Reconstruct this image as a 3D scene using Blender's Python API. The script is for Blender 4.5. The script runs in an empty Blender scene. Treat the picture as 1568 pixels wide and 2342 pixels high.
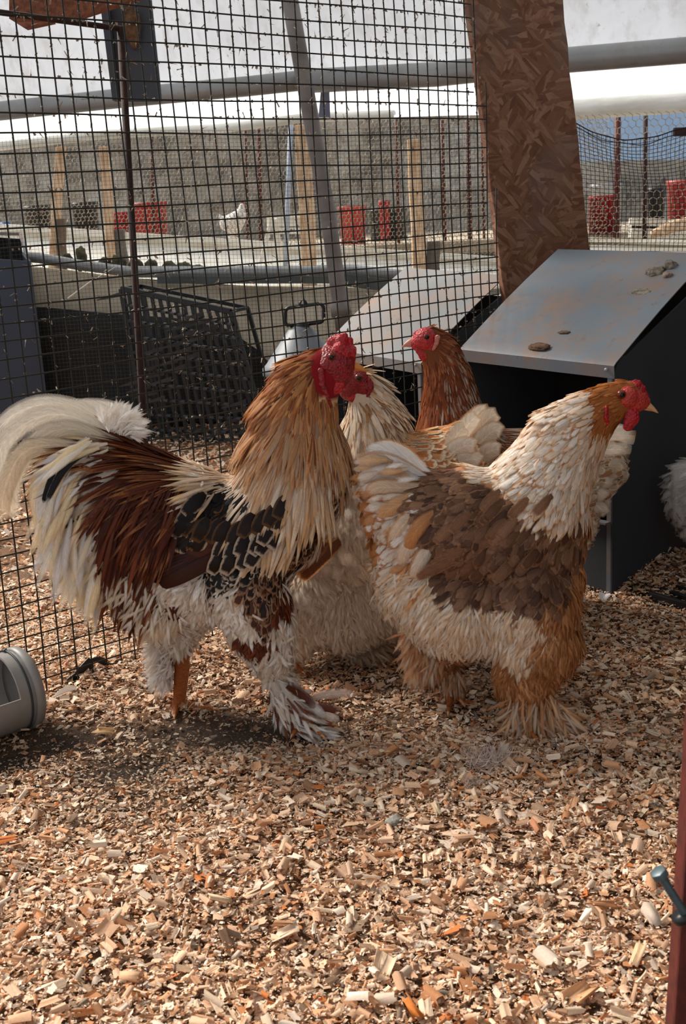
import bpy, bmesh, math
import numpy as np
from mathutils import Vector, Matrix, noise as mnoise

# ------------------------------------------------------------------ camera, world, light, exposure
SC = bpy.context.scene
COL = SC.collection
FPX = 2700.0; PITCH = math.radians(14.5); ROLL = math.radians(3.0); CAMH = 0.84
CF = np.array([0, math.cos(PITCH), -math.sin(PITCH)])
_u0 = np.array([0, math.sin(PITCH), math.cos(PITCH)]); _r0 = np.array([1.0, 0, 0])
CU = _u0*math.cos(ROLL) + _r0*math.sin(ROLL)
CR = _r0*math.cos(ROLL) - _u0*math.sin(ROLL)
CP = np.array([0, 0, CAMH])
cam_data = bpy.data.cameras.new('camera'); cam = bpy.data.objects.new('camera', cam_data); COL.objects.link(cam)
cam_data.sensor_fit = 'VERTICAL'; cam_data.sensor_height = 24.0; cam_data.lens = 24.0*FPX/2342
cam_data.clip_start = 0.02
M = Matrix(((CR[0], CU[0], -CF[0], CP[0]), (CR[1], CU[1], -CF[1], CP[1]), (CR[2], CU[2], -CF[2], CP[2]), (0, 0, 0, 1)))
cam.matrix_world = M
cam_data.dof.use_dof = True; cam_data.dof.focus_distance = 2.15; cam_data.dof.aperture_fstop = 11
SC.camera = cam
SC.view_settings.view_transform = 'Standard'; SC.view_settings.look = 'None'
SC.view_settings.gamma = 1.0; SC.view_settings.use_curve_mapping = False
SC.view_settings.exposure = 0.33
W = bpy.data.worlds.new('World'); SC.world = W; W.use_nodes = True
_nt = W.node_tree; _bg = _nt.nodes['Background']
_tc = _nt.nodes.new('ShaderNodeTexCoord'); _sp = _nt.nodes.new('ShaderNodeSeparateXYZ'); _cr = _nt.nodes.new('ShaderNodeValToRGB')
_nt.links.new(_tc.outputs['Generated'], _sp.inputs[0]); _nt.links.new(_sp.outputs['Z'], _cr.inputs[0]); _nt.links.new(_cr.outputs[0], _bg.inputs[0])
_cr.color_ramp.elements[0].position = 0.0; _cr.color_ramp.elements[0].color = (0.78, 0.80, 0.84, 1)
_cr.color_ramp.elements[1].position = 0.7; _cr.color_ramp.elements[1].color = (0.84, 0.90, 0.97, 1)
_bg.inputs[1].default_value = 0.64
sun_d = bpy.data.lights.new('sun', 'SUN'); sun = bpy.data.objects.new('sun', sun_d); COL.objects.link(sun)
sun_d.energy = 4.6; sun_d.angle = math.radians(22); sun_d.color = (1.0, 0.93, 0.84)
_sdir = Vector((-0.74, 0.50, 0.80)).normalized()      # towards the sun: from the left, half high
sun.rotation_euler = _sdir.to_track_quat('Z', 'Y').to_euler()

# ------------------------------------------------------------------ helpers
rng = np.random.default_rng(7)
def ray(x, y): return CF + CR*(x-784)/FPX - CU*(y-1171)/FPX
def onpl(x, y, P, n):
    d = ray(x, y); return CP + d*(np.dot(np.array(P)-CP, n)/np.dot(d, n))
def gnd(x, y, z=0.0): return onpl(x, y, (0, 0, z), (0, 0, 1.0))
def aty(x, y, Y): return onpl(x, y, (0, Y, 0), (0, 1.0, 0))
def prj(P):
    q = np.atleast_2d(P)-CP; z = q@CF
    return np.stack([784+FPX*(q@CR)/z, 1171-FPX*(q@CU)/z], 1)
def lin(c):
    c = np.array(c, float)/255.0
    return np.where(c <= 0.04045, c/12.92, ((c+0.055)/1.055)**2.4)
def L4(c): return (*[float(v) for v in lin(c)], 1.0)
def unit(v):
    v = np.array(v, float); return v/np.maximum(np.linalg.norm(v, axis=-1, keepdims=True), 1e-9)

def link(name, me, parent=None, mats=None):
    o = bpy.data.objects.new(name, me)
    if parent is not None: o.parent = parent
    COL.objects.link(o)
    if mats is not None and me is not None:
        for m in (mats if isinstance(mats, (list, tuple)) else [mats]): me.materials.append(m)
    return o
def tag(o, label=None, cat=None, group=None, kind=None):
    if label: o['label'] = label
    if cat: o['category'] = cat
    if group: o['group'] = group
    if kind: o['kind'] = kind
    return o
def empty(name, loc=(0, 0, 0)):
    o = bpy.data.objects.new(name, None); o.empty_display_size = 0.05; COL.objects.link(o)
    o.location = [float(v) for v in loc]; return o
def mesh_np(name, V, Fc, nside, uv=None, cols=None, smooth=False):
    """V (n,3), Fc (m,nside) int"""
    me = bpy.data.meshes.new(name)
    V = np.ascontiguousarray(V, np.float32); Fc = np.ascontiguousarray(Fc, np.int32)
    me.vertices.add(len(V)); me.vertices.foreach_set('co', V.ravel())
    me.loops.add(Fc.size); me.loops.foreach_set('vertex_index', Fc.ravel())
    me.polygons.add(len(Fc)); me.polygons.foreach_set('loop_start', np.arange(0, Fc.size, nside, dtype=np.int32))
    me.polygons.foreach_set('loop_total', np.full(len(Fc), nside, np.int32))
    if smooth: me.polygons.foreach_set('use_smooth', np.ones(len(Fc), bool))
    me.update(calc_edges=True)
    if uv is not None:
        l = me.uv_layers.new(name='UVMap'); l.data.foreach_set('uv', np.ascontiguousarray(uv[Fc.ravel()], np.float32).ravel())
    if cols:
        for k, c in cols.items():
            a = me.color_attributes.new(name=k, type='FLOAT_COLOR', domain='POINT')
            a.data.foreach_set('color', np.ascontiguousarray(c, np.float32).ravel())
    return me

class MB:
    """collects primitives, builds one mesh"""
    def __init__(s): s.v = []; s.f = []; s.n = 0; s.sm = []
    def add(s, V, Fs, smooth=False):
        s.v += [tuple(float(c) for c in p) for p in V]; s.f += [tuple(i+s.n for i in f) for f in Fs]; s.sm += [smooth]*len(Fs); s.n += len(V)
    def hexa(s, P):   # 8 pts: bottom 4 ccw, top 4
        s.add(P, [(3, 2, 1, 0), (4, 5, 6, 7), (0, 1, 5, 4), (1, 2, 6, 5), (2, 3, 7, 6), (3, 0, 4, 7)])
    def box(s, c, ax, ay, az):   # centre and half axes vectors
        c, ax, ay, az = map(np.array, (c, ax, ay, az))
        s.hexa([c-ax-ay-az, c+ax-ay-az, c+ax+ay-az, c-ax+ay-az, c-ax-ay+az, c+ax-ay+az, c+ax+ay+az, c-ax+ay+az])
    def bar(s, p0, p1, w, h, up=(0, 0, 1)):
        p0, p1 = np.array(p0, float), np.array(p1, float); d = p1-p0; L = np.linalg.norm(d); t = d/L
        sd = np.cross(t, up)
        if np.linalg.norm(sd) < 1e-4: sd = np.cross(t, (1, 0, 0))
        sd = unit(sd); u = np.cross(sd, t)
        s.box((p0+p1)/2, d/2, sd*w/2, u*h/2)
    def tube(s, pts, r, n=8, cap=True, closed=False):
        pts = np.array(pts, float); K = len(pts); rr = np.full(K, r) if np.isscalar(r) else np.array(r)
        if closed: T = np.roll(pts, -1, 0)-np.roll(pts, 1, 0)
        else: T = np.gradient(pts, axis=0)
        T = unit(T); ref = np.array([0, 0, 1.0]) if abs(T[0][2]) < .9 else np.array([1.0, 0, 0])
        V = []
        for i in range(K):
            a = unit(np.cross(T[i], ref)); b = np.cross(T[i], a); ref = -np.cross(T[i], a) if False else ref
            for k in range(n):
                an = 2*math.pi*k/n; V.append(pts[i]+rr[i]*(a*math.cos(an)+b*math.sin(an)))
        Fs = []
        for i in range(K if closed else K-1):
            j = (i+1) % K
            for k in range(n): Fs.append((i*n+k, i*n+(k+1) % n, j*n+(k+1) % n, j*n+k))
        if cap and not closed: Fs += [tuple(range(n))[::-1], tuple(range((K-1)*n, K*n))]
        s.add(V, Fs, True)
    def lathe(s, prof, c, n=32, axis=None):
        """prof (r,z) list"""
        c = np.array(c, float)
        A = np.eye(3) if axis is None else axis
        V = []
        for r, z in prof:
            for k in range(n):
                an = 2*math.pi*k/n; V.append(c + A@np.array([r*math.cos(an), r*math.sin(an), z]))
        Fs = [(i*n+k, i*n+(k+1) % n, (i+1)*n+(k+1) % n, (i+1)*n+k) for i in range(len(prof)-1) for k in range(n)]
        s.add(V, Fs, True)
    def build(s, name, mat, parent=None, smooth=None):
        me = bpy.data.meshes.new(name); me.from_pydata(s.v, [], s.f); me.validate()
        sm = s.sm if smooth is None else [smooth]*len(s.f)
        if len(sm) == len(me.polygons): me.polygons.foreach_set('use_smooth', sm)
        bm = bmesh.new(); bm.from_mesh(me); bmesh.ops.recalc_face_normals(bm, faces=bm.faces); bm.to_mesh(me); bm.free()
        return link(name, me, parent, mat)
def bevel(o, w, seg=2):
    m = o.modifiers.new('bevel', 'BEVEL'); m.width = w; m.segments = seg; m.limit_method = 'ANGLE'; m.angle_limit = math.radians(40); return o

# ------------------------------------------------------------------ materials
def newmat(name):
    m = bpy.data.materials.new(name); m.use_nodes = True; nt = m.node_tree
    return m, nt, nt.nodes['Principled BSDF'], nt.nodes['Material Output']
def N(nt, t, **kw):
    n = nt.nodes.new(t)
    for k, v in kw.items():
        if k.startswith('i_'): n.inputs[k[2:].replace('_', ' ')].default_value = v
        else: setattr(n, k, v)
    return n
def mixc(nt, f, a, b, mode='MIX'):
    n = nt.nodes.new('ShaderNodeMix'); n.data_type = 'RGBA'; n.blend_type = mode
    for s, v in ((0, f), (6, a), (7, b)):
        if hasattr(v, 'is_output'): nt.links.new(v, n.inputs[s])
        else: n.inputs[s].default_value = v
    return n.outputs[2]
def mth(nt, op, a, b=None, c=None):
    n = nt.nodes.new('ShaderNodeMath'); n.operation = op
    for i, v in enumerate((a, b, c)):
        if v is None: continue
        if hasattr(v, 'is_output'): nt.links.new(v, n.inputs[i])
        else: n.inputs[i].default_value = v
    return n.outputs[0]
def ramp(nt, f, pts):
    n = nt.nodes.new('ShaderNodeValToRGB'); cr = n.color_ramp
    while len(cr.elements) < len(pts): cr.elements.new(0.5)
    for e, (p, c) in zip(cr.elements, pts):
        e.position = p; e.color = c if len(c) == 4 else (*c, 1)
    nt.links.new(f, n.inputs[0]); return n.outputs[0]
def noise(nt, scale, detail=4, rough=.55, vec=None, dist=0.0):
    n = N(nt, 'ShaderNodeTexNoise'); n.inputs['Scale'].default_value = scale; n.inputs['Detail'].default_value = detail
    n.inputs['Roughness'].default_value = rough; n.inputs['Distortion'].default_value = dist
    if vec is not None: nt.links.new(vec, n.inputs['Vector'])
    return n.outputs[0]
def objvec(nt, scale=(1, 1, 1)):
    t = N(nt, 'ShaderNodeTexCoord'); m = N(nt, 'ShaderNodeMapping'); m.inputs['Scale'].default_value = scale
    nt.links.new(t.outputs['Object'], m.inputs[0]); return m.outputs[0]
def bump(nt, h, strength, dist=0.002):
    b = N(nt, 'ShaderNodeBump'); b.inputs['Strength'].default_value = strength; b.inputs['Distance'].default_value = dist
    nt.links.new(h, b.inputs['Height']); return b.outputs[0]
def simple(name, c1, c2=None, scale=20, rough=.6, metal=0.0, bmp=0.3, vs=(1, 1, 1), lo=.35, hi=.65, spec=.4):
    m, nt, p, o = newmat(name)
    v = objvec(nt, vs); f = noise(nt, scale, 5, .6, v)
    col = ramp(nt, f, [(lo, L4(c1)), (hi, L4(c2 or c1))])
    nt.links.new(col, p.inputs['Base Color']); p.inputs['Roughness'].default_value = rough
    p.inputs['Metallic'].default_value = metal; p.inputs['Specular IOR Level'].default_value = spec
    if bmp: nt.links.new(bump(nt, noise(nt, scale*4, 4, .6, v), bmp), p.inputs['Normal'])
    return m

def mat_tarp(name, base, dirt, amount, tr=.72):
    m, nt, p, o = newmat(name)
    v = objvec(nt, (1, 1, 1)); f = noise(nt, 1.3, 6, .65, v)
    v2 = objvec(nt, (14, 14, 1.2)); f2 = noise(nt, 2.0, 5, .6, v2)
    c = mixc(nt, ramp(nt, f, [(.42, (0, 0, 0)), (.75, (amount, amount, amount))]), L4(base), L4(dirt))
    c = mixc(nt, ramp(nt, f2, [(.5, (0, 0, 0)), (.8, (amount, amount, amount))]), c, L4(dirt))
    sp = noise(nt, 38, 3, .7, v)
    c = mixc(nt, ramp(nt, sp, [(.66, (0, 0, 0)), (.78, (.55*amount*2,)*3)]), c, L4((110, 95, 80)))
    d = N(nt, 'ShaderNodeBsdfDiffuse'); t = N(nt, 'ShaderNodeBsdfTranslucent'); mx = N(nt, 'ShaderNodeMixShader'); mx.inputs[0].default_value = tr
    bn = bump(nt, noise(nt, 5, 3, .5, v), .4, .03)
    for s in (d, t): nt.links.new(c, s.inputs[0]); nt.links.new(bn, s.inputs['Normal'])
    nt.links.new(d.outputs[0], mx.inputs[1]); nt.links.new(t.outputs[0], mx.inputs[2]); nt.links.new(mx.outputs[0], o.inputs[0])
    return m

def mat_feather():
    m, nt, p, o = newmat('feather')
    uv = N(nt, 'ShaderNodeUVMap'); sx = N(nt, 'ShaderNodeSeparateXYZ'); nt.links.new(uv.outputs[0], sx.inputs[0])
    a = N(nt, 'ShaderNodeVertexColor', layer_name='cin'); b = N(nt, 'ShaderNodeVertexColor', layer_name='cout')
    au = mth(nt, 'ABSOLUTE', mth(nt, 'SUBTRACT', sx.outputs[0], .5)); au = mth(nt, 'MULTIPLY', au, 2.0)
    e = mth(nt, 'MAXIMUM', au, mth(nt, 'POWER', sx.outputs[1], 2.2))
    # barbs: fine slanted stripes
    ph = mth(nt, 'MULTIPLY', mth(nt, 'SUBTRACT', sx.outputs[1], mth(nt, 'MULTIPLY', au, .22)), 420.0)
    barb = mth(nt, 'SINE', ph)
    g = N(nt, 'ShaderNodeNewGeometry')
    nz = noise(nt, 260, 3, .6, g.outputs['Position'])
    e2 = mth(nt, 'ADD', e, mth(nt, 'MULTIPLY', mth(nt, 'SUBTRACT', nz, .5), .35))
    mr = N(nt, 'ShaderNodeMapRange'); mr.interpolation_type = 'SMOOTHSTEP'
    nt.links.new(e2, mr.inputs[0])
    nt.links.new(mth(nt, 'SUBTRACT', b.outputs['Alpha'], .12), mr.inputs[1]); nt.links.new(mth(nt, 'ADD', b.outputs['Alpha'], .12), mr.inputs[2])
    c = mixc(nt, mr.outputs[0], a.outputs[0], b.outputs[0])
    cv = N(nt, 'ShaderNodeCombineXYZ'); nt.links.new(mth(nt, 'MULTIPLY', sx.outputs[0], 1.6), cv.inputs[0])
    nt.links.new(mth(nt, 'MULTIPLY', mth(nt, 'SUBTRACT', sx.outputs[1], mth(nt, 'MULTIPLY', au, .3)), 22.0), cv.inputs[1])
    sz = N(nt, 'ShaderNodeSeparateXYZ'); nt.links.new(g.outputs['Position'], sz.inputs[0]); nt.links.new(mth(nt, 'MULTIPLY', mth(nt, 'ADD', sz.outputs[0], sz.outputs[2]), 60.0), cv.inputs[2])
    bz = noise(nt, 1.0, 3, .7, cv.outputs[0])
    shaft = mth(nt, 'MULTIPLY', mth(nt, 'LESS_THAN', au, .07), .14)
    base_ = mth(nt, 'MULTIPLY_ADD', sx.outputs[1], .22, .82)  # roots darkened: shade under the overlapping feathers put into the colour
    sh = mth(nt, 'MULTIPLY', base_, mth(nt, 'ADD', shaft, mth(nt, 'MULTIPLY_ADD', barb, .05, mth(nt, 'MULTIPLY_ADD', bz, .9, mth(nt, 'MULTIPLY_ADD', nz, .25, .43)))))
    hs = N(nt, 'ShaderNodeHueSaturation'); nt.links.new(c, hs.inputs['Color']); nt.links.new(sh, hs.inputs['Value'])
    d = N(nt, 'ShaderNodeBsdfDiffuse'); t = N(nt, 'ShaderNodeBsdfTranslucent'); mx = N(nt, 'ShaderNodeMixShader'); mx.inputs[0].default_value = .28
    for s in (d, t): nt.links.new(hs.outputs[0], s.inputs[0])
    gl = N(nt, 'ShaderNodeBsdfGlossy'); gl.inputs['Roughness'].default_value = .5; gl.inputs[0].default_value = (.9, .9, .95, 1)
    m2 = N(nt, 'ShaderNodeMixShader'); m2.inputs[0].default_value = .016
    nt.links.new(d.outputs[0], mx.inputs[1]); nt.links.new(t.outputs[0], mx.inputs[2])
    nt.links.new(mx.outputs[0], m2.inputs[1]); nt.links.new(gl.outputs[0], m2.inputs[2])
    # frayed edge
    tr = N(nt, 'ShaderNodeBsdfTransparent'); m3 = N(nt, 'ShaderNodeMixShader')
    al = mth(nt, 'MULTIPLY', a.outputs['Alpha'], mth(nt, 'MULTIPLY_ADD', barb, .5, .5))
    cut = mth(nt, 'GREATER_THAN', mth(nt, 'ADD', e, mth(nt, 'MULTIPLY', al, .9)), 1.08)
    nt.links.new(cut, m3.inputs[0]); nt.links.new(m2.outputs[0], m3.inputs[1]); nt.links.new(tr.outputs[0], m3.inputs[2])
    nt.links.new(m3.outputs[0], o.inputs[0])
    return m
def mat_vcol(name, layer='col', rough=.7, bmp=.4, scale=300, nzamt=.35, trans=0.0):
    m, nt, p, o = newmat(name)
    a = N(nt, 'ShaderNodeVertexColor', layer_name=layer); v = objvec(nt)
    nz = noise(nt, scale, 3, .6, v)
    hs = N(nt, 'ShaderNodeHueSaturation'); nt.links.new(a.outputs[0], hs.inputs['Color'])
    nt.links.new(mth(nt, 'MULTIPLY_ADD', nz, nzamt*2, 1-nzamt), hs.inputs['Value'])
    nt.links.new(hs.outputs[0], p.inputs['Base Color']); p.inputs['Roughness'].default_value = rough
    p.inputs['Specular IOR Level'].default_value = .3
    if bmp: nt.links.new(bump(nt, nz, bmp, .001), p.inputs['Normal'])
    if trans:
        t = N(nt, 'ShaderNodeBsdfTranslucent'); nt.links.new(hs.outputs[0], t.inputs[0])
        mx = N(nt, 'ShaderNodeMixShader'); mx.inputs[0].default_value = trans
        nt.links.new(p.outputs[0], mx.inputs[1]); nt.links.new(t.outputs[0], mx.inputs[2]); nt.links.new(mx.outputs[0], o.inputs[0])
    return m
MF = mat_feather(); MSKIN = mat_vcol('plumage_skin', 'col', .9, .6, 220, .2)
MSHAV = mat_vcol('wood_shaving', 'col', .8, .3, 420, .22, .12)
def mat_flesh(name, c, c2):
    m, nt, p, o = newmat(name); v = objvec(nt); nz = noise(nt, 170, 4, .65, v)
    nt.links.new(ramp(nt, nz, [(.35, L4(c2)), (.6, L4(c))]), p.inputs['Base Color'])
    p.inputs['Roughness'].default_value = .45; p.inputs['Subsurface Weight'].default_value = .12
    p.inputs['Subsurface Radius'].default_value = (.01, .002, .001); p.inputs['Subsurface Scale'].default_value = .3
    nt.links.new(bump(nt, N_vor(nt, 260, v), .9, .0016), p.inputs['Normal']); return m
def N_vor(nt, s, v):
    n = N(nt, 'ShaderNodeTexVoronoi'); n.inputs['Scale'].default_value = s; nt.links.new(v, n.inputs['Vector']); return n.outputs[0]
MRED = mat_flesh('red_flesh', (186, 16, 28), (130, 6, 16)); MREDD = mat_flesh('dark_red_flesh', (150, 10, 22), (100, 5, 12))
MLEG = simple('leg_scales', (196, 112, 48), (160, 82, 36), 160, .5, bmp=1.0, vs=(1, 1, 3))
MBEAK = simple('beak_horn', (214, 168, 120), (190, 130, 90), 60, .35, bmp=.2)
MBEAKY = simple('beak_orange', (205, 130, 50), (180, 100, 35), 60, .35, bmp=.2)
MPUP = simple('eye_pupil', (8, 6, 6), None, 10, .08, bmp=0); MIRIS = simple('eye_iris', (120, 50, 20), (90, 30, 15), 300, .2, bmp=0)
MMETAL = None
def mat_galv(name, base, dirt, amt, rough=.5):
    m, nt, p, o = newmat(name); v = objvec(nt)
    f = noise(nt, 6, 7, .7, v); f2 = noise(nt, 26, 5, .7, v); f3 = noise(nt, 2.2, 3, .5, v)
    c = mixc(nt, ramp(nt, f3, [(.35, (0, 0, 0)), (.7, (1, 1, 1))]), L4(base), L4([b*.8 for b in base]))
    c = mixc(nt, ramp(nt, f, [(.44, (0, 0, 0)), (.68, (amt,)*3)]), c, L4(dirt))
    c = mixc(nt, ramp(nt, f2, [(.6, (0, 0, 0)), (.75, (amt,)*3)]), c, L4([d*.8 for d in dirt]))
    nt.links.new(c, p.inputs['Base Color']); p.inputs['Roughness'].default_value = rough; p.inputs['Metallic'].default_value = .25
    p.inputs['Specular IOR Level'].default_value = .35
    nt.links.new(bump(nt, f2, .25, .002), p.inputs['Normal']); return m
MGALV = mat_galv('galvanised_sheet', (122, 132, 142), (146, 114, 90), .9)
MGALVD = mat_galv('galvanised_dusty', (142, 144, 146), (150, 124, 106), 1.0, .7)
MGALVP = mat_galv('galvanised_panel', (70, 76, 84), (70, 66, 62), .25, .55)
MINNER = simple('box_inside', (30, 30, 30), (22, 21, 20), 8, .9)
MSTEEL = mat_galv('steel_tube', (166, 168, 168), (128, 118, 106), .35, .38)
MPVC = simple('pvc_pipe', (150, 146, 142), (128, 122, 116), 7, .45, bmp=.1)
MWIRE = simple('coated_wire', (22, 26, 18), (30, 28, 20), 90, .6, bmp=0)
MDUST = simple('dust_fluff', (176, 158, 140), (140, 122, 104), 90, .95, bmp=0)
MHEX = simple('rusty_galvanised_wire', (196, 184, 164), (150, 136, 118), 30, .6, bmp=0)
MFINE = simple('dark_fine_wire', (92, 86, 76), (66, 62, 56), 30, .6, bmp=0)
MBLACK = simple('black_plastic', (20, 21, 22), (30, 31, 33), 12, .42, bmp=.1)
MRUST = simple('rusty_rod', (64, 34, 26), (40, 24, 20), 50, .8)
MRUST2 = simple('painted_rust_red', (96, 34, 26), (66, 22, 18), 60, .6)
MSTAKE = simple('weathered_stake', (236, 208, 176), (180, 142, 108), 12, .85, vs=(6, 6, 1))
MTIMBER = simple('brown_timber', (150, 96, 70), (104, 62, 46), 10, .8, vs=(1, 8, 8))
MWHITE = simple('white_plank', (250, 247, 238), (226, 218, 200), 4, .7, vs=(1, 6, 6))
MBEIGE = simple('dirty_beige_sheet', (206, 192, 170), (160, 144, 122), 3, .85)
MDARKLAYER = simple('dark_layer_surface', (22, 24, 25), (34, 36, 36), 4, .7)
MREDP = simple('red_plastic', (176, 22, 28), (130, 14, 20), 5, .5, bmp=.05)
MREDF = simple('faded_red_plastic', (196, 70, 64), (170, 50, 48), 5, .5, bmp=.05)

# ------------------------------------------------------------------ floor and shavings
def vnoise(x, y, s, seed=0):
    x = np.asarray(x)*s; y = np.asarray(y)*s; xi = np.floor(x).astype(int); yi = np.floor(y).astype(int); fx = x-xi; fy = y-yi
    def h(a, b):
        v = np.sin(a*127.1+b*311.7+seed*74.7)*43758.5453; return v-np.floor(v)
    fx = fx*fx*(3-2*fx); fy = fy*fy*(3-2*fy)
    return (h(xi, yi)*(1-fx)+h(xi+1, yi)*fx)*(1-fy)+(h(xi, yi+1)*(1-fx)+h(xi+1, yi+1)*fx)*fy
HEAP = gnd(1500, 1330)
def height(x, y):
    z = .016*vnoise(x, y, 5, 1)+.010*vnoise(x, y, 13, 2)-.014
    z = z+.05*np.exp(-(((x-HEAP[0]-.02)/.12)**2+((y-HEAP[1]-.02)/.14)**2))
    z = z+.025*np.exp(-(((x+.40)/.14)**2+((y-2.12)/.12)**2))
    return z
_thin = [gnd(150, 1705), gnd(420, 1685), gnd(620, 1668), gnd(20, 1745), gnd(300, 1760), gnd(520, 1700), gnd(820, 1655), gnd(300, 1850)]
def thin(x, y):      # litter scratched thin and dark; shade by the birds' feet painted in too
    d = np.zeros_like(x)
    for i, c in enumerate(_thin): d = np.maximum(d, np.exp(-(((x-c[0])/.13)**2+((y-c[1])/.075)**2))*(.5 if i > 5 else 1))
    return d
gx = np.linspace(-3.2, 3.2, 200); gy = np.concatenate([np.linspace(.3, 3, 150), np.linspace(3.05, 11, 60)])
X, Y = np.meshgrid(gx, gy); Z = height(X, Y)
idx = np.arange(X.size).reshape(X.shape)
Fq = np.stack([idx[:-1, :-1], idx[:-1, 1:], idx[1:, 1:], idx[1:, :-1]], -1).reshape(-1, 4)
def mat_floor():
    m, nt, p, o = newmat('sawdust_litter'); v = objvec(nt)
    a = N(nt, 'ShaderNodeVertexColor', layer_name='col')
    f = noise(nt, 330, 5, .75, v); f2 = noise(nt, 90, 4, .7, v)
    c = ramp(nt, f, [(.34, L4((84, 58, 40))), (.5, L4((150, 110, 78))), (.66, L4((206, 164, 124)))])
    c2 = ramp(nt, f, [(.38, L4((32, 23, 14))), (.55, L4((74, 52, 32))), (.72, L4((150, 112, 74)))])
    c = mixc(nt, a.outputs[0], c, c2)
    c = mixc(nt, ramp(nt, f2, [(.35, (.0,)*3), (.6, (.6,)*3)]), c, mixc(nt, 1.0, c, (.55, .5, .45, 1), 'MULTIPLY'))
    nt.links.new(c, p.inputs['Base Color']); p.inputs['Roughness'].default_value = .95
    nt.links.new(bump(nt, f, 1.0, .006), p.inputs['Normal']); return m
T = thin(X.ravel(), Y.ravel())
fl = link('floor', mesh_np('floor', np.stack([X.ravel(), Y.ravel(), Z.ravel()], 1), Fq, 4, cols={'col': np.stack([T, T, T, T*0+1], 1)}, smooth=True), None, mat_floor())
tag(fl, kind='structure')

PAL = np.array([(232, 194, 160), (220, 176, 140), (240, 214, 184), (212, 160, 120), (244, 224, 202), (196, 136, 92), (222, 200, 178), (190, 150, 118), (200, 116, 58), (150, 104, 70), (234, 206, 176), (222, 186, 156)])
PALW = np.array([.16, .15, .13, .1, .1, .07, .1, .06, .014, .03, .04, .046]); PALW /= PALW.sum()
def shavings(n, ysel, lmin, lmax, zoff=0.004, seg=5, curlp=.45, flat=False):
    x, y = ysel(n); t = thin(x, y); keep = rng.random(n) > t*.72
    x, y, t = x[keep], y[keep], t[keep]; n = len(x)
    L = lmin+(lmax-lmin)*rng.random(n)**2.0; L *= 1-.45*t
    curl = rng.random(n) < curlp
    Wd = np.where(curl, L*(.35+.4*rng.random(n)), L*(.4+.5*rng.random(n)))
    arc = np.where(curl, 1.8+3.6*rng.random(n), .15+1.3*rng.random(n)**1.5)
    R = Wd*np.where(curl, 1.4, 1)/arc
    s = np.linspace(-.5, .5, seg+1); a = arc[:, None]*s[None]
    cy = np.sin(a)*R[:, None]; cz = (np.cos(a)-1)*R[:, None]+R[:, None]*(1-np.cos(arc/2))[:, None]
    flip = np.where((rng.random(n) < .3)[:, None], -1, 1); cz = cz*flip
    V = np.zeros((n, 2, seg+1, 3))
    jag = 1+.35*(rng.random((n, 2, seg+1))-.5)
    V[:, 0, :, 0] = -L[:, None]/2*jag[:, 0]; V[:, 1, :, 0] = L[:, None]/2*jag[:, 1]
    sk = (rng.random(n)-.5)[:, None]*.5*cy; V[:, :, :, 0] += sk[:, None]
    V[:, :, :, 1] = cy[:, None]; V[:, :, :, 2] = cz[:, None]
    tp = (1-.5*rng.random(n)*(rng.random(n) < .5))[:, None]; V[:, 1, :, 1] *= tp; V[:, 1, :, 2] *= tp
    V += rng.normal(size=V.shape)*(L*.045)[:, None, None, None]
    yaw = rng.random(n)*6.283; tilt = rng.normal(0, .30, n); rl = rng.normal(0, .28, n)
    def rot(V, ax, an):
        c, s_ = np.cos(an)[:, None, None], np.sin(an)[:, None, None]; i, j = [(1, 2), (2, 0), (0, 1)][ax]
        A, B = V[..., i].copy(), V[..., j].copy(); V[..., i] = A*c-B*s_; V[..., j] = A*s_+B*c
    rot(V, 0, rl); rot(V, 1, tilt); rot(V, 2, yaw)
    zz = height(x, y)+zoff+rng.random(n)*.009*(1-t)
    V += np.stack([x, y, zz], 1)[:, None, None]
    base = (np.arange(n)*2*(seg+1))[:, None]; k = np.arange(seg)[None]
    Fc = np.stack([base+k, base+k+1, base+k+1+seg+1, base+k+seg+1], -1).reshape(-1, 4)
    c = lin(PAL[rng.choice(len(PAL), n, p=PALW)])*(.80+.34*rng.random(n))[:, None]
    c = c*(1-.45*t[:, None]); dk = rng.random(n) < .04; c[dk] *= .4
    c = np.repeat(c, 2*(seg+1), 0); return V.reshape(-1, 3), Fc, np.concatenate([c, np.ones((len(c), 1))], 1)
def sel(y0, y1, pad=.26, left=None):
    def f(n):
        y = np.sqrt(y0*y0+(y1*y1-y0*y0)*rng.random(n)); hw = y*.31+pad
        return (rng.random(n)*2-1)*hw, y
    return f
parts = [shavings(46000, sel(.9, 1.75), .004, .015, .003, 4), shavings(1500, sel(.95, 2.0), .014, .026, .010, 6, .8), shavings(48000, sel(1.65, 2.7), .005, .016, seg=4, curlp=.4),
         shavings(60000, sel(.95, 2.5), .002, .005, .007, 1, .3), shavings(26000, sel(2.6, 4.95, .7), .008, .024, seg=3, curlp=.3)]
off = 0; VV = []; FF = []; CC = []
for v, f_, c in parts: VV.append(v); FF.append(f_+off); CC.append(c); off += len(v)
sh = link('wood_shavings', mesh_np('wood_shavings', np.concatenate(VV), np.concatenate(FF), 4, cols={'col': np.concatenate(CC)}), None, MSHAV)
tag(sh, 'pale pinkish wood shavings spread as bedding over the pen floor', 'bedding', kind='stuff')
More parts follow.
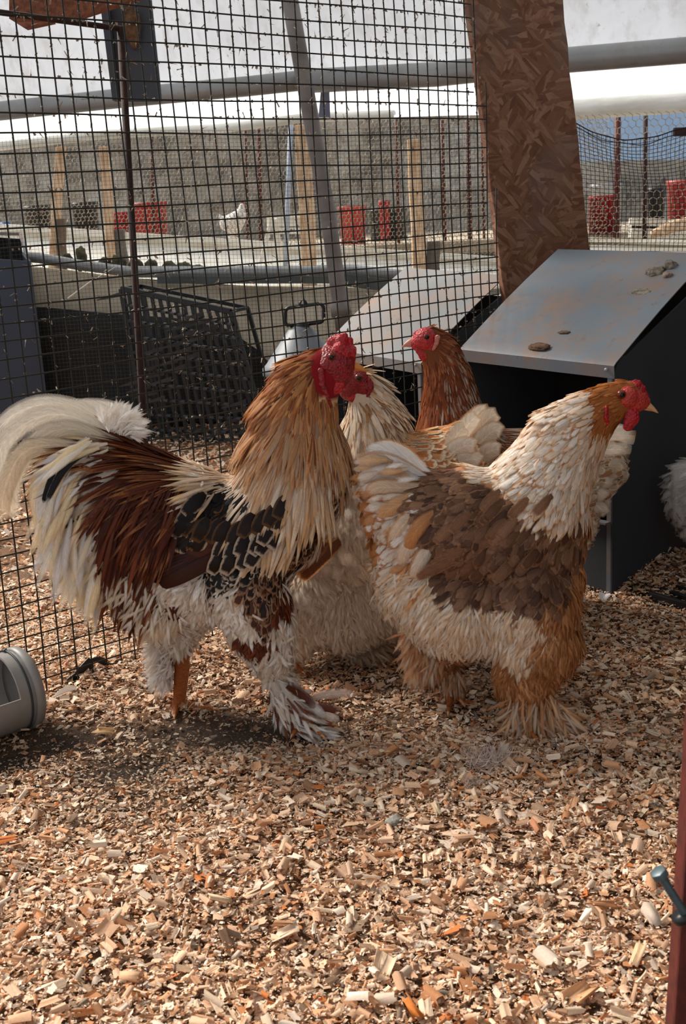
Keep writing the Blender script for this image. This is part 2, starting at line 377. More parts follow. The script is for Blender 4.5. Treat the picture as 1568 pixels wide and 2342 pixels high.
# big loose curls that stand out on top of the bedding
CURLS = ['near the bottom edge, below the rooster', 'orange brown, at the bottom edge', 'below the front hen', 'below the dark floor dropping', 'pale, lower centre of the bedding', 'just left of the bolt head', 'flat, lower right near the post', 'above the blackish dropping', 'pale, in front of the middle hen', "in front of the rooster's front foot", 'lower right, left of the post foot', 'at the lower left', "right of centre, below the front hen's feet", 'greyish, just below the bolt', 'below the pipe feeder', 'upper right, above the bolt', 'bottom centre', 'bottom left of centre']
for i, (px, py, c) in enumerate([(505, 2085, (226, 196, 160)), (945, 2330, (205, 120, 50)), (1225, 1925, (214, 150, 112)), (1000, 1880, (226, 200, 165)), (655, 2145, (235, 206, 176)),
                 (1505, 2030, (230, 205, 170)), (1455, 2215, (228, 190, 150)), (1380, 2095, (214, 160, 116)), (820, 1785, (232, 206, 180)), (560, 1770, (226, 190, 150)), (1330, 2290, (216, 170, 128)), (140, 2110, (224, 186, 146)),
                 (1120, 2020, (236, 210, 180)), (1490, 2130, (206, 186, 168)), (240, 1700, (214, 176, 130)), (1410, 1935, (228, 196, 166)), (880, 2230, (230, 200, 170)), (300, 2245, (222, 180, 140))]):
    P = gnd(px, py); P[2] = height(P[0], P[1])+.016
    V, Fc, cc = shavings(1, lambda n: (np.zeros(1)+50.0, np.zeros(1)+50), .026, .034, 0, 8, 1.0)
    V = V-V.mean(0); col = np.concatenate([np.repeat(lin(c)[None], len(V), 0), np.ones((len(V), 1))], 1)
    o = link('shaving_curl', mesh_np('shaving_curl', V, Fc, 4, cols={'col': col}, smooth=True), None, MSHAV); o.location = [float(v) for v in P]
    m_ = o.modifiers.new('thick', 'SOLIDIFY'); m_.thickness = .0006
    tag(o, 'large curled shaving '+CURLS[i], 'shaving', 'large curled shavings on the bedding')

# ------------------------------------------------------------------ welded wire fence
FA = math.radians(49); FD = np.array([math.sin(FA), math.cos(FA), 0]); FN = np.array([FD[1], -FD[0], 0]); F0 = gnd(145, 1590)
CELL = .0303
def fpt(s, z, o=0.0):
    return F0+FD*s+np.array([0, 0, z])+FN*o
fence = empty('wire_fence', F0)
tag(fence, 'dark welded square wire mesh fence behind the rooster and hens', 'fence')
def fwob(s, z): return .006*math.sin(3.1*s+1.5*z)+.003*math.sin(9*z+4*s)
def sshift(s, z): return -.018*z*min(1, max(0, (s+.1)/.5))+.0025*math.sin(11*s+5*z)
S0, S1, ZT = -.30, 1.27, 1.32
def rightlim(z): return S1-.02*0
def wire_mesh(pts, r):
    mb = MB(); mb.tube([p-F0 for p in pts], r, 5); return mb
k0, k1 = int(S0/CELL), int(S1/CELL)
EDGE = [pl_ for pl_ in (onpl(1085, 0, F0, FN), onpl(1168, 760, F0, FN))]
def smax(z):
    t = (z-EDGE[1][2])/(EDGE[0][2]-EDGE[1][2]); s = np.dot(EDGE[1]-F0, FD)*(1-t)+np.dot(EDGE[0]-F0, FD)*t; return s if z > EDGE[1][2] else np.dot(EDGE[1]-F0, FD)
dustP = []
for k in range(k0, k1+1):
    s = k*CELL; pts = []
    for z in np.linspace(.0+.004, ZT, 24):
        ss = s+sshift(s, z)
        if ss > smax(z)+.012: break
        pts.append(fpt(ss, z+.002*math.sin(7*s), fwob(s, z)))
    if len(pts) > 2: wire_mesh(pts, .0015).build('wire', MWIRE, fence)
nz_ = int(ZT/CELL)
for k in range(0, nz_+1):
    z = .012+k*CELL; pts = []
    for s in np.linspace(S0, S1, 40):
        if s > smax(z): break
        pts.append(fpt(s, z+.0025*math.sin(6*s+k), fwob(s, z)+.0022))
    wire_mesh(pts, .0015).build('wire', MWIRE, fence)
# dust and down caught on the wires (upper rows)
mb = MB()
for i in range(5200):
    z = (1.32-.9*rng.random()**1.7); k = rng.integers(k0, k1+1); s = k*CELL; horiz = rng.random() < .45
    if horiz: zz = .012+round((z-.012)/CELL)*CELL; ss = s+rng.random()*CELL
    else: zz = z; ss = s+sshift(s, z)
    if ss > smax(zz)-.005: continue
    P = fpt(ss, zz, fwob(ss, zz))-F0
    L = .002+.012*rng.random()**2.5; dr = unit(rng.normal(size=3)*np.array([1, 1, 1.6])-np.array([0, 0, .6])); P2 = P+dr*L; w = unit(np.cross(dr, rng.normal(size=3)))*(.0007+.0008*rng.random())
    mb.add([P-w, P+w, P2+w*.4+rng.normal(size=3)*.001, P2-w*.4], [(0, 1, 2, 3)])
    w = w*1.6; mb.add([P-w-dr*.002, P+w-dr*.002, P+w+dr*.003, P-w+dr*.003], [(0, 1, 2, 3)])
tag(mb.build('dust_fluff', MDUST, fence), kind='stuff')
# rusty rod leaning just behind the fence
mb = MB(); a = onpl(275, 62, F0-FN*.03, FN); b = onpl(331, 1015, F0-FN*.03, FN); b2 = b+(b-a)*(b[2]/(a[2]-b[2])); b2[2] = -.01
mb.tube([b2, b, a], .0065, 10)
a2 = onpl(-60, 20, F0-FN*.03, FN); a3 = onpl(278, 66, F0-FN*.03, FN)
o = tag(mb.build('rusty_rod', MRUST), 'thin dark rusty rod standing upright behind the mesh fence', 'rod')
mb = MB(); mb.tube([a2, a3], .005, 8); mb.build('cross_rod', MRUST, o)
# strip of black plastic at the fence foot
mb = MB(); q = [(152, 1562), (176, 1543), (205, 1512), (222, 1507), (243, 1516), (246, 1524)]
P = [onpl(x, y, F0-FN*.012, FN) for x, y in q]
for i in range(len(P)-1): mb.bar(P[i], P[i+1]+(P[i+1]-P[i])*.1, .003, .012+.004*math.sin(i*2.1))
for (x, y), (x2, y2) in (((176, 1543), (181, 1592)), ((207, 1515), (214, 1568)), ((243, 1518), (243, 1540))): mb.bar(onpl(x, y, F0-FN*.012, FN), onpl(x2, y2, F0-FN*.012, FN), .003, .010)
tag(bevel(mb.build('plastic_strip', MBLACK), .001), 'torn black plastic strip at the foot of the mesh fence', 'scrap')
# straw caught in the fence
mb = MB(); mb.tube([onpl(155, 682, F0, FN), onpl(205, 645, F0+FN*.004, FN), onpl(262, 612, F0, FN)], [.0012, .001, .0007], 5)
tag(mb.build('straw', MWHITE), 'thin pale straw caught in the mesh fence', 'straw')

# ------------------------------------------------------------------ OSB board
def mat_osb():
    m, nt, p, o = newmat('strand_board'); t = N(nt, 'ShaderNodeTexCoord')
    nzv = N(nt, 'ShaderNodeTexNoise'); nzv.inputs['Scale'].default_value = 9; nt.links.new(t.outputs['Object'], nzv.inputs['Vector'])
    cols = []; hts = []
    for i, (rz, sc) in enumerate((((0, .6, 0), (62, 9, 120)), ((0, -.75, 0), (56, 9, 110)), ((0, 1.5, 0), (66, 10, 120)))):
        mp = N(nt, 'ShaderNodeMapping', vector_type='TEXTURE'); mp.inputs['Rotation'].default_value = rz; mp.inputs['Scale'].default_value = (1/(sc[2]*.9), .1, 1/(sc[0]*.36))
        mp.inputs['Location'].default_value = (i*3.3, 0, i*1.7)
        add = mixc(nt, .012, t.outputs['Object'], nzv.outputs['Color']); nt.links.new(add, mp.inputs[0])
        v = N(nt, 'ShaderNodeTexVoronoi'); v.inputs['Scale'].default_value = 1.0; v.inputs['Randomness'].default_value = 1; nt.links.new(mp.outputs[0], v.inputs['Vector'])
        gr = noise(nt, 6, 4, .6, mp.outputs[0])
        sx = N(nt, 'ShaderNodeSeparateColor'); nt.links.new(v.outputs['Color'], sx.inputs[0])
        cols.append(mth(nt, 'MULTIPLY_ADD', gr, .5, mth(nt, 'MULTIPLY', sx.outputs[0], .7))); hts.append(sx.outputs[1])
    sel_ = noise(nt, 14, 2, .5, t.outputs['Object'])
    a = N(nt, 'ShaderNodeMapRange'); nt.links.new(sel_, a.inputs[0]); a.inputs[1].default_value = .44; a.inputs[2].default_value = .47
    b = N(nt, 'ShaderNodeMapRange'); nt.links.new(noise(nt, 17, 2, .5, mp.outputs[0] if False else t.outputs['Object'], .5), b.inputs[0]); b.inputs[1].default_value = .53; b.inputs[2].default_value = .56
    def mixf(f, x, y):
        n = N(nt, 'ShaderNodeMix'); nt.links.new(f, n.inputs[0]); nt.links.new(x, n.inputs[2]); nt.links.new(y, n.inputs[3]); return n.outputs[0]
    h = mixf(b.outputs[0], mixf(a.outputs[0], cols[0], cols[1]), cols[2])
    c = ramp(nt, h, [(.15, L4((98, 64, 48))), (.42, L4((118, 80, 61))), (.7, L4((134, 95, 74))), (.95, L4((154, 118, 95)))])
    g = noise(nt, 3.5, 3, .5, t.outputs['Object']); c = mixc(nt, ramp(nt, g, [(.5, (0,)*3), (.68, (.6,)*3)]), c, L4((120, 112, 106)))
    nt.links.new(c, p.inputs['Base Color']); p.inputs['Roughness'].default_value = .8; p.inputs['Specular IOR Level'].default_value = .25
    nt.links.new(bump(nt, h, .5, .003), p.inputs['Normal']); return m
YB = 3.0
bn = unit(np.array([.25, -1.0, 0])); bp0 = aty(1155, 690, YB)
c4 = [onpl(*q, bp0, bn) for q in ((1063, -60), (1280, -60), (1356, 640), (1150, 650))]
TL, TR, BR_, BL = c4
dn = unit(BL-TL); BL = TL+dn*(TL[2]-.0)/(-dn[2])*1.0; dn2 = unit(BR_-TR); BR_ = TR+dn2*(TR[2]-.0)/(-dn2[2])
th_ = -bn*.03
# irregular sawn edges
mb = MB(); K = 26; rowsL = [TL+(BL-TL)*t for t in np.linspace(0, 1, K)]; rowsR = [TR+(BR_-TR)*t for t in np.linspace(0, 1, K)]
V = []
for i in range(K):
    jl, jr = rng.normal(0, .0012), rng.normal(0, .0018); ex = unit(rowsR[i]-rowsL[i])
    for P in (rowsL[i]+ex*jl, rowsR[i]+ex*jr, rowsR[i]+ex*jr+th_, rowsL[i]+ex*jl+th_): V.append(P-bp0)
Fs = [(i*4+k, i*4+(k+1) % 4, (i+1)*4+(k+1) % 4, (i+1)*4+k) for i in range(K-1) for k in range(4)]+[(0, 1, 2, 3), (K*4-4, K*4-3, K*4-2, K*4-1)]
mb.add(V, Fs); o = mb.build('strand_board', mat_osb()); o.location = [float(v) for v in bp0]
tag(bevel(o, .002, 1), 'tall brown strand board leaning upright behind the near metal nest box', 'board')

# ------------------------------------------------------------------ metal nest boxes
def nest_box(label, A, B, back_px, lid_mat, lip=.030, side=True, foot=0.0, zrise=None):
    """A front right top, B front left top (world), front edge B->A"""
    w = np.linalg.norm((A-B)[:2]); e1 = unit(np.append((A-B)[:2], 0)); e2 = np.array([-e1[1], e1[0], 0]);
    Pb = onpl(*back_px, B, e1); dep = np.dot((Pb-B), e2); rise = Pb[2]-B[2]
    print('box w,dep,rise', w, dep, rise, e1, e2)
    z0 = (A[2]+B[2])/2; up = np.array([0, 0, 1.0]); root = empty('nest_box', [B[0], B[1], 0]); tag(root, label, 'nest box')
    O = np.array([B[0], B[1], 0]); t = .0025
    def q(a, b, z): return e1*a+e2*b+up*z
    # lid: sheet with folded lip, slight curl at the right edge
    V = []; NX = 10; prof = [(-.002, z0-lip), (-.004, z0-.004), (.004, z0+.003)]+[(dep*f, z0+rise*f+.006*math.sin(f*3.1)) for f in (.08, .25, .45, .65, .85, 1.0)]
    mb = MB()
    for i in range(NX+1):
        a = -.006+(w+.010)*i/NX
        for b, z in prof: V.append(q(a, b, z+(B[2]-z0)*(1-i/NX)+(A[2]-z0)*(i/NX)))
    n = len(prof); mb.add(V, [(i*n+k, (i+1)*n+k, (i+1)*n+k+1, i*n+k+1) for i in range(NX) for k in range(n-1)])
    lid = mb.build('lid', lid_mat, root, True); s = lid.modifiers.new('thick', 'SOLIDIFY'); s.thickness = .0022
    em = lid.modifiers.new('split', 'EDGE_SPLIT'); em.split_angle = math.radians(35)
    # side panels: arched front top, sloping below the lid
    def side_prof(inset):
        pr = [(0.0, 0.0), (0.0, z0-lip-.01)]
        for an in np.linspace(0, 1, 7): pr.append((.045*an**1.6, z0-lip-.01+.045*math.sin(an*1.57)))
        pr += [(dep*.98, z0+rise-.055), (dep*.98, 0.0)]; return pr
    for nm_, a in (('side_panel', w-.004), ('side_panel', .0)):
        pr = side_prof(0); mb = MB(); m_ = len(pr)
        V = [q(a, b, z) for b, z in pr]+[q(a+t*1.5, b, z) for b, z in pr]
        mb.add(V, [tuple(range(m_))[::-1], tuple(range(m_, 2*m_))]+[(k, (k+1) % m_, m_+(k+1) % m_, m_+k) for k in range(m_)])
        mb.build(nm_, MGALVP, root, False)
    mb = MB(); mb.box(q(w/2, dep*.97, (z0+rise-.06)/2), e1*(w/2), e2*t, up*(z0+rise-.06)/2); mb.build('back_panel', MINNER, root)
    mb = MB(); mb.box(q(w/2, dep*.5, .05), e1*(w/2-.003), e2*dep*.47, up*.004); mb.build('base_panel', MINNER, root)
    for a in (w*.014, w*.986-.002):   # front flanges beside the opening
        mb = MB(); mb.box(q(a, .002, (z0-lip)/2), e1*.007, e2*.0015, up*(z0-lip)/2); mb.build('front_post', MGALV, root)
    mb = MB(); mb.box(q(w/2, .006, .085), e1*(w/2-.004), e2*.002, up*.085); mb.build('front_sill', MGALVP, root)
    mb = MB(); mb.box(q(w/2, -.006, .171), e1*(w/2-.006), e2*.010, up*.002); mb.build('perch_ledge', MGALV, root)
    mb = MB(); c = q(w-.012, -.006, z0-lip+.012); mb.lathe([(0, 0), (.004, 0), (.0045, .001), (.004, .004), (0, .0045)], (0, 0, 0), 8, np.stack([e1, up, -e2], 1)); 
    o = mb.build('screw', MSTEEL, root); o.location = [float(v) for v in c]
    return root, O, e1, e2, z0, rise, dep, w
A = aty(1402, 832, 2.376); B = aty(1058, 795, 2.68)
NB = nest_box('near grey metal nest box with a dirty sloping lid, right of the hens', A, B, (1280, 570), MGALV)
A2 = aty(962, 827, 2.85); B2 = aty(742, 792, 3.12)
nest_box('dusty metal nest box standing behind the mesh fence', A2, B2, (930, 612), MGALVD)
# droppings and dirt on the near lid
def blob(name, label, cat, P, r, mat, seed, flat=.55, group=None, cols=None):
    bm = bmesh.new(); bmesh.ops.create_icosphere(bm, subdivisions=3, radius=1)
    for v in bm.verts:
        d = 1+.35*mnoise.noise(v.co*1.7+Vector((seed, 0, 0)))+.22*mnoise.noise(v.co*4+Vector((seed, 3, 0)))
        v.co *= d; v.co.x *= r[0]; v.co.y *= r[1]; v.co.z *= r[2]
    me = bpy.data.meshes.new(name); bm.to_mesh(me); bm.free(); me.polygons.foreach_set('use_smooth', np.ones(len(me.polygons), bool))
    o = link(name, me, None, mat); o.location = [float(v) for v in P]; tag(o, label, cat, group); return o
ND = simple('dropping_dark', (70, 62, 50), (150, 140, 124), 90, .8, bmp=1); NL = simple('dropping_pale', (170, 150, 136), (110, 92, 80), 70, .8, bmp=1)
NBR = simple('dropping_brown', (120, 88, 62), (64, 44, 30), 60, .9, bmp=1)
_, O, e1, e2, z0, rise, dep, w = NB
lidn = unit(np.cross(e1, e2*dep+np.array([0, 0, rise])))
lidn = unit(np.cross(A-B, e2*dep+np.array([0, 0, rise]))); lidn = lidn*np.sign(lidn[2])
def onlid(x, y): return onpl(x, y, B+lidn*.004, lidn)
def tolid(o): o.rotation_euler = Vector(lidn).to_track_quat('Z', 'Y').to_euler()
tolid(blob('dropping', 'dark grey dropping on the near lid, left of the pale one', 'dropping', onlid(1496, 622), (.021, .017, .009), ND, 1))
tolid(blob('dropping', 'dark round dropping at the back of the near lid, above the pale one', 'dropping', onlid(1531, 608), (.015, .014, .011), ND, 5))
tolid(blob('dropping', 'small pale pinkish dropping on the near lid', 'dropping', onlid(1526, 630), (.012, .010, .009), NL, 9))
tolid(blob('dried_dropping', 'dry brown crumbly clump near the front edge of the near lid', 'dropping', onlid(1234, 793), (.028, .013, .005), NBR, 14))
tolid(blob('dried_dropping', 'small brown smear of dry dirt in the middle of the near lid', 'dropping', onlid(1290, 760), (.015, .006, .002), NBR, 18))
tolid(blob('dried_dropping', 'flat dark dirt patch on the near lid below the droppings', 'dropping', onlid(1462, 668), (.026, .012, .0025), ND, 23))

# black ribbed plastic mat edge on the floor before the near box
mt = empty('plastic_grid_mat', gnd(1440, 1375)); tag(mt, 'black plastic grid mat lying in the shavings by the near nest box', 'mat'); m0 = np.array(mt.location)
p1, p2 = gnd(1300, 1322), gnd(1640, 1428); dm = unit(p2-p1); dn_ = np.array([-dm[1], dm[0], 0]); Lm = np.linalg.norm(p2-p1)
for k in range(4):
    mb = MB(); a = p1+dn_*(.035*k)-m0; mb.bar(a+[0, 0, .014], a+dm*Lm+[0, 0, .014], .010, .026); bevel(mb.build('long_bar', MBLACK, mt), .002)
for k in range(14):
    mb = MB(); a = p1+dm*(Lm*k/13)-m0+[0, 0, .012]; mb.bar(a, a+dn_*.105, .007, .016); mb.build('cross_bar', MBLACK, mt)

# ------------------------------------------------------------------ things behind the fence
# upright black crate
cr = empty('plastic_crate', gnd(330, 1003)); YC = 4.55
tag(cr, 'black plastic slatted crate standing on end behind the fence', 'crate'); c0 = np.array(cr.location)
cn = unit(np.array([-.45, -1, 0])); P0 = gnd(330, 1003)
tl, tr_, br_, bl_ = [onpl(*q, P0, cn)-c0 for q in ((278, 660), (528, 712), (612, 1010), (336, 1006))]
def cq(u, v, o=0): return (tl*(1-u)+tr_*u)*(1-v)+(bl_*(1-u)+br_*u)*v-cn*o
for a, b in (((0, 0), (1, 0)), ((1, 0), (1, 1)), ((0, 1), (1, 1)), ((0, 0), (0, 1))):
    mb = MB(); mb.bar(cq(*a), cq(*b), .016, .022); bevel(mb.build('frame_bar', MBLACK, cr), .003)
    mb = MB(); mb.bar(cq(*a, .13), cq(*b, .13), .010, .014); mb.build('rear_frame_bar', MBLACK, cr)
for u in np.linspace(.06, .94, 13):
    mb = MB(); mb.bar(cq(u, 0), cq(u, 1), .008, .013); mb.build('slat', MBLACK, cr)
MBL2 = simple('black_plastic_pale', (70, 72, 74), (48, 50, 52), 12, .4, bmp=.1)  # paler variant of the black plastic for studs and pegs
for v in np.linspace(.1, .93, 9):
    mb = MB(); mb.bar(cq(0, v, -.006), cq(1, v, -.006), .012, .010); mb.build('cross_slat', MBLACK, cr)
    for u in np.linspace(.1, .98, 13):
        mb = MB(); mb.bar(cq(u-.018, v-.006, -.014), cq(u+.018, v-.003, -.014), .012, .007); mb.build('stud', MBL2, cr)
for i in range(30):
    u = (i*.618) % 1; v = .04+.9*((i*.37) % 1); a = cq(u, v, -.01); mb = MB()
    d = -unit(tr_-tl)*.075-np.array([0, 0, .03])+cn*.06
    mb.add([a+[0, 0, .012], a-[0, 0, .006], a+d*.97, a+d+[0, 0, .004], a+[0, .004, .012], a+[0, .004, -.006]], [(0, 1, 2, 3), (4, 5, 2, 3), (0, 4, 3), (1, 5, 2)])
    mb.build('peg', MBL2, cr)
for i in range(4):
    mb = MB(); a = [(0, 0), (1, 0), (0, 1), (1, 1)][i]; mb.bar(cq(*a), cq(*a, .13), .012, .012); mb.build('corner_bar', MBLACK, cr)

# conical drinker with handle
YF = 3.35; ctr = aty(690, 800, YF); fz = lambda y: aty(690, y, YF)[2]
dr = empty('poultry_feeder', [ctr[0], ctr[1], 0]); tag(dr, 'red poultry feeder with a grey conical lid and black handle', 'feeder')
R_ = abs(aty(782, 835, YF)[0]-aty(597, 835, YF)[0])/2; zr, zt = fz(848), fz(748)
MLID = simple('grey_lid', (120, 126, 132), (88, 94, 100), 9, .5, bmp=.1)
tilt = Matrix.Rotation(math.radians(-3), 3, 'Y'); TA = np.array(tilt)
mb = MB(); mb.lathe([(0, zt+.004), (.02, zt+.003), (.035, zt-.006), (R_*.9, zr+.024), (R_, zr+.012), (R_+.001, zr-.006), (R_-.006, zr-.01), (R_-.01, zr)], (0, 0, 0), 40); o = mb.build('conical_lid', MLID, dr)
mb = MB(); mb.lathe([(R_-.012, zr), (R_-.014, zr-.1), (R_-.03, .08), (R_-.03, .07)], (0, 0, 0), 40); mb.build('feed_tank', MREDP, dr)
mb = MB(); mb.lathe([(0, .01), (R_+.03, .01), (R_+.045, .055), (R_+.04, .055), (R_+.025, .02), (0, .02)], (0, 0, 0), 40); mb.build('feed_tray', MREDP, dr)
def hp(x, y, o=0): p = aty(x, y, YF-o); return p-np.array([ctr[0], ctr[1], 0])
mb = MB(); loop = []
for cx, cy, a0 in ((664, 715, 180), (728, 706, 270), (728, 726, 0), (664, 734, 90)):
    for an in np.linspace(a0, a0+90, 5): 
        r = math.radians(an); loop.append(hp(cx+12*math.cos(r), cy+12*math.sin(r)))
mb.tube(loop, .0052, 8, closed=True); mb.build('handle', MBLACK, dr)
mb = MB(); mb.tube([hp(683, 704), hp(686, 690), hp(692, 684), (hp(698, 690)), hp(703, 702)], .004, 8); mb.build('hanging_loop', MBLACK, dr)
mb = MB(); mb.tube([hp(692, 738), hp(692, 752)], .02, 12); mb.build('handle_stem', MBLACK, dr)

# bluish metal bin at the far left
bi = empty('metal_bin', gnd(40, 1010)); b0 = np.array(bi.location); YI = b0[1]-.0
def bp(x, y, o=0): return aty(x, y, YI+o)-b0
tag(bi, 'bluish grey metal bin at the left edge behind the fence', 'bin')
MBIN = mat_galv('bin_metal', (62, 70, 84), (54, 58, 66), .4, .5)
lx = bp(-160, 570); rx = bp(62, 585); lb = bp(-120, 1010); rb = bp(112, 1010); dpt = np.array([-.1, .32, 0])
lb[2] = rb[2] = 0
def slab(mb, pts, th): 
    pts = np.array(pts); th = np.array(th); mb.hexa(list(pts)+[p+th for p in pts])
mb = MB(); slab(mb, [lb, rb, rx-[0, 0, .02], lx-[0, 0, .02]], (0, .012, 0)); mb.build('front_panel', MBIN, bi)
mb = MB(); slab(mb, [rb, rb+dpt, rx+dpt, rx-[0, 0, .02]], (.012, 0, 0)); mb.build('side_panel', MBIN, bi)
mb = MB(); slab(mb, [lb, lb+dpt, lx+dpt, lx-[0, 0, .02]], (.012, 0, 0)); mb.build('side_panel', MBIN, bi)
mb = MB(); slab(mb, [lb+dpt, rb+dpt, rx+dpt+[0, 0, .06], lx+dpt+[0, 0, .06]], (0, .012, 0)); mb.build('back_panel', MINNER, bi)
mb = MB(); mb.bar(lx+dpt+[0, 0, .06], rx+dpt*.9+[0, 0, .08], .03, .012); mb.bar(rx+dpt*.9+[0, 0, .08], rx+[0, 0, .0], .012, .012); mb.build('rim', MGALV, bi)

# raised bench with sheeted side, rail tube and soil
bench = empty('sheeted_bench', gnd(450, 985)); be0 = np.array(bench.location); YW = 5.05
tag(bench, 'long low bench with dirty beige sheeted side and a tube rail', 'bench')
def wp(x, y, o=0): return aty(x, y, YW+o)-be0
top = [(-700, 596), (-120, 600), (100, 604), (250, 628), (420, 648), (600, 652), (800, 652), (1000, 668), (1200, 690)]
mb = MB(); V = []; n = 7
for i, (x, y) in enumerate(top):
    P = wp(x, y); 
    for k in range(n):
        f = k/(n-1); V.append(np.array([P[0], P[1]-.24*f**.6+.02*math.sin(3.0*f+i)*f, P[2]*(1-f)+(0-be0[2])*f]))
mb.add(V, [(i*n+k, (i+1)*n+k, (i+1)*n+k+1, i*n+k+1) for i in range(len(top)-1) for k in range(n-1)], True); o = mb.build('side_sheet', MBEIGE, bench); o.modifiers.new('t', 'SOLIDIFY').thickness = .004
o.modifiers.new('s', 'SUBSURF').levels = 2
mb = MB(); V = []; low = [(-700, 690), (-120, 700), (100, 702), (250, 716), (400, 728), (520, 752), (590, 800), (650, 870)]  # dark layer over the lower part of the bench side
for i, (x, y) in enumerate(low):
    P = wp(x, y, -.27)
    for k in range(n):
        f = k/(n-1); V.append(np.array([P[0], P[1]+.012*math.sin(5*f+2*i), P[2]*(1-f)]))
mb.add(V, [(i*n+k, (i+1)*n+k, (i+1)*n+k+1, i*n+k+1) for i in range(len(low)-1) for k in range(n-1)], True); o = mb.build('lower_dark_layer', MDARKLAYER, bench); o.modifiers.new('t', 'SOLIDIFY').thickness = .004
mb = MB(); mb.tube([wp(x, y, -.03) for x, y in ((-700, 560), (-120, 572), (90, 590), (180, 606), (300, 622))], .022, 12); mb.tube([wp(x, y, -.02) for x, y in ((300, 622), (480, 622), (650, 622), (800, 618), (950, 634), (1100, 652))], .024, 12); mb.build('rail_tube', MSTEEL, bench)
mb = MB(); mb.bar(wp(360, 640, -.06), wp(770, 640, -.06), .02, .03); mb.bar(wp(785, 640, -.06), wp(960, 662, -.06), .02, .05); mb.build('lower_rail', simple('grey_green_rail', (96, 104, 102), (76, 84, 84), 5, .5), bench)
mb = MB(); mb.box((-.2-be0[0], 5.58-be0[1], .455-be0[2]), (2.8, 0, 0), (0, .47, 0), (0, 0, .012))
mb.build('bench_top', simple('bench_top_sheet', (190, 182, 168), (150, 140, 124), 3, .8), bench)
MSOIL = simple('soil_moss', (92, 88, 56), (52, 44, 36), 30, .95, bmp=1)
ORD = ['first', 'second', 'third', 'fourth', 'fifth', 'sixth', 'seventh', 'eighth', 'ninth']
SPX = [(150, 590, .05, .03), (185, 588, .04, .05), (240, 600, .05, .03), (270, 596, .05, .035), (310, 603, .05, .03), (345, 606, .05, .035), (385, 608, .05, .03), (420, 611, .05, .03), (450, 612, .05, .025)]
for i, (x, y, a, b) in enumerate(SPX):
    P = aty(x, y, 5.13); blob('soil_clod', ORD[i]+' mossy soil clod from the left along the bench rail', 'clod', P+[0, 0, -.01], (a*.62, .04, b), MSOIL, i*3.1, group='soil clods along the bench')

# white planks of the raised bed
YP = 6.5; bed = empty('raised_bed', aty(550, 590, YP)); bd0 = np.array(bed.location); tag(bed, 'long white plank raised bed in front of the chicken wire', 'raised bed')
for (y0a, y0b, y1a, y1b, o, nm_) in ((512, 585, 526, 597, -.03, 'top_plank'), (526, 597, 536, 607, -.01, 'edge_strip'), (534, 604, 615, 690, .0, 'side_plank')):
    mb = MB(); x0, x1 = -150, 1150; lean = .38 if nm_ == 'side_plank' else 0; f = (lambda x, ya, yb: ya+(yb-ya)*(x-0)/1100)
    P = [aty(x0, f(x0, y1a, y1b), YP+o-lean)-bd0, aty(x1, f(x1, y1a, y1b), YP+o-lean)-bd0, aty(x1, f(x1, y0a, y0b), YP+o)-bd0, aty(x0, f(x0, y0a, y0b), YP+o)-bd0]
    slab(mb, P, (0, .05 if nm_ == 'top_plank' else .02, 0)); mb.build(nm_, MWHITE, bed)
for (y0, y1, nm_) in ((540, 551, 'top_plank'), (557, 563, 'edge_strip'), (551, 557, 'groove_strip'), (563, 612, 'side_plank')):
    mb = MB(); YQ = 5.6 + (.02 if nm_ == 'groove_strip' else 0)
    ln_ = .25 if nm_ == 'side_plank' else 0; P = [aty(1240, y1, YQ-ln_)-bd0, aty(1800, y1+16, YQ-ln_)-bd0, aty(1800, y0+16, YQ)-bd0, aty(1240, y0, YQ)-bd0]; slab(mb, P, (0, .03, 0)); mb.build(nm_, MBEIGE if nm_ == 'groove_strip' else MWHITE, bed)
# stakes
def stake(label, q0, q1, wpx, Y, mat=MSTAKE, gap=0):
    a, b = aty(*q0, Y), aty(*q1, Y); b = b+(b-a)*((b[2]-.468)/(a[2]-b[2])); wd = wpx/FPX*Y; mb = MB(); L = b-a
    P = []; K = 7
    for i in range(K):
        c = a+L*i/(K-1)+np.array([rng.normal(0, wd*.04), 0, 0])
        P += [c+[-wd/2, 0, 0], c+[wd/2, 0, 0], c+[wd/2, wd*.8, 0], c+[-wd/2, wd*.8, 0]]
    o_ = a.copy(); P = [p-o_ for p in P]
    mb.add(P, [(i*4+k, i*4+(k+1) % 4, (i+1)*4+(k+1) % 4, (i+1)*4+k) for i in range(K-1) for k in range(4)]+[(0, 1, 2, 3), (K*4-4, K*4-3, K*4-2, K*4-1)])
    o = mb.build('wooden_stake', mat); o.location = [float(v) for v in o_]; tag(bevel(o, .002, 1), label, 'stake'); return o
stake('leftmost pale wooden stake before the white plank bed', (138, 335), (122, 590), 20, 5.98)
stake('second pale wooden stake, left of the dark rod', (236, 335), (256, 600), 20, 5.98)
stake('short grey stake against the white planks, just right of the second pale stake', (268, 525), (286, 640), 24, 5.99, simple('grey_stake', (128, 118, 108), (92, 84, 78), 12, .85))
stake('short grey brown stake foot beside the leftmost pale stake', (136, 500), (140, 600), 20, 5.95, simple('brown_stake', (130, 110, 90), (92, 78, 66), 12, .85))
stake('tall pale wooden stake beside the leaning grey post', (690, 285), (706, 615), 34, 5.96)
stake('pale wooden stake seen through the mesh left of the strand board', (948, 318), (960, 628), 30, 5.96)
stake('short grey stake against the white planks beside the pale stake near the strand board', (990, 552), (992, 640), 30, 5.99, bpy.data.materials['grey_stake'])
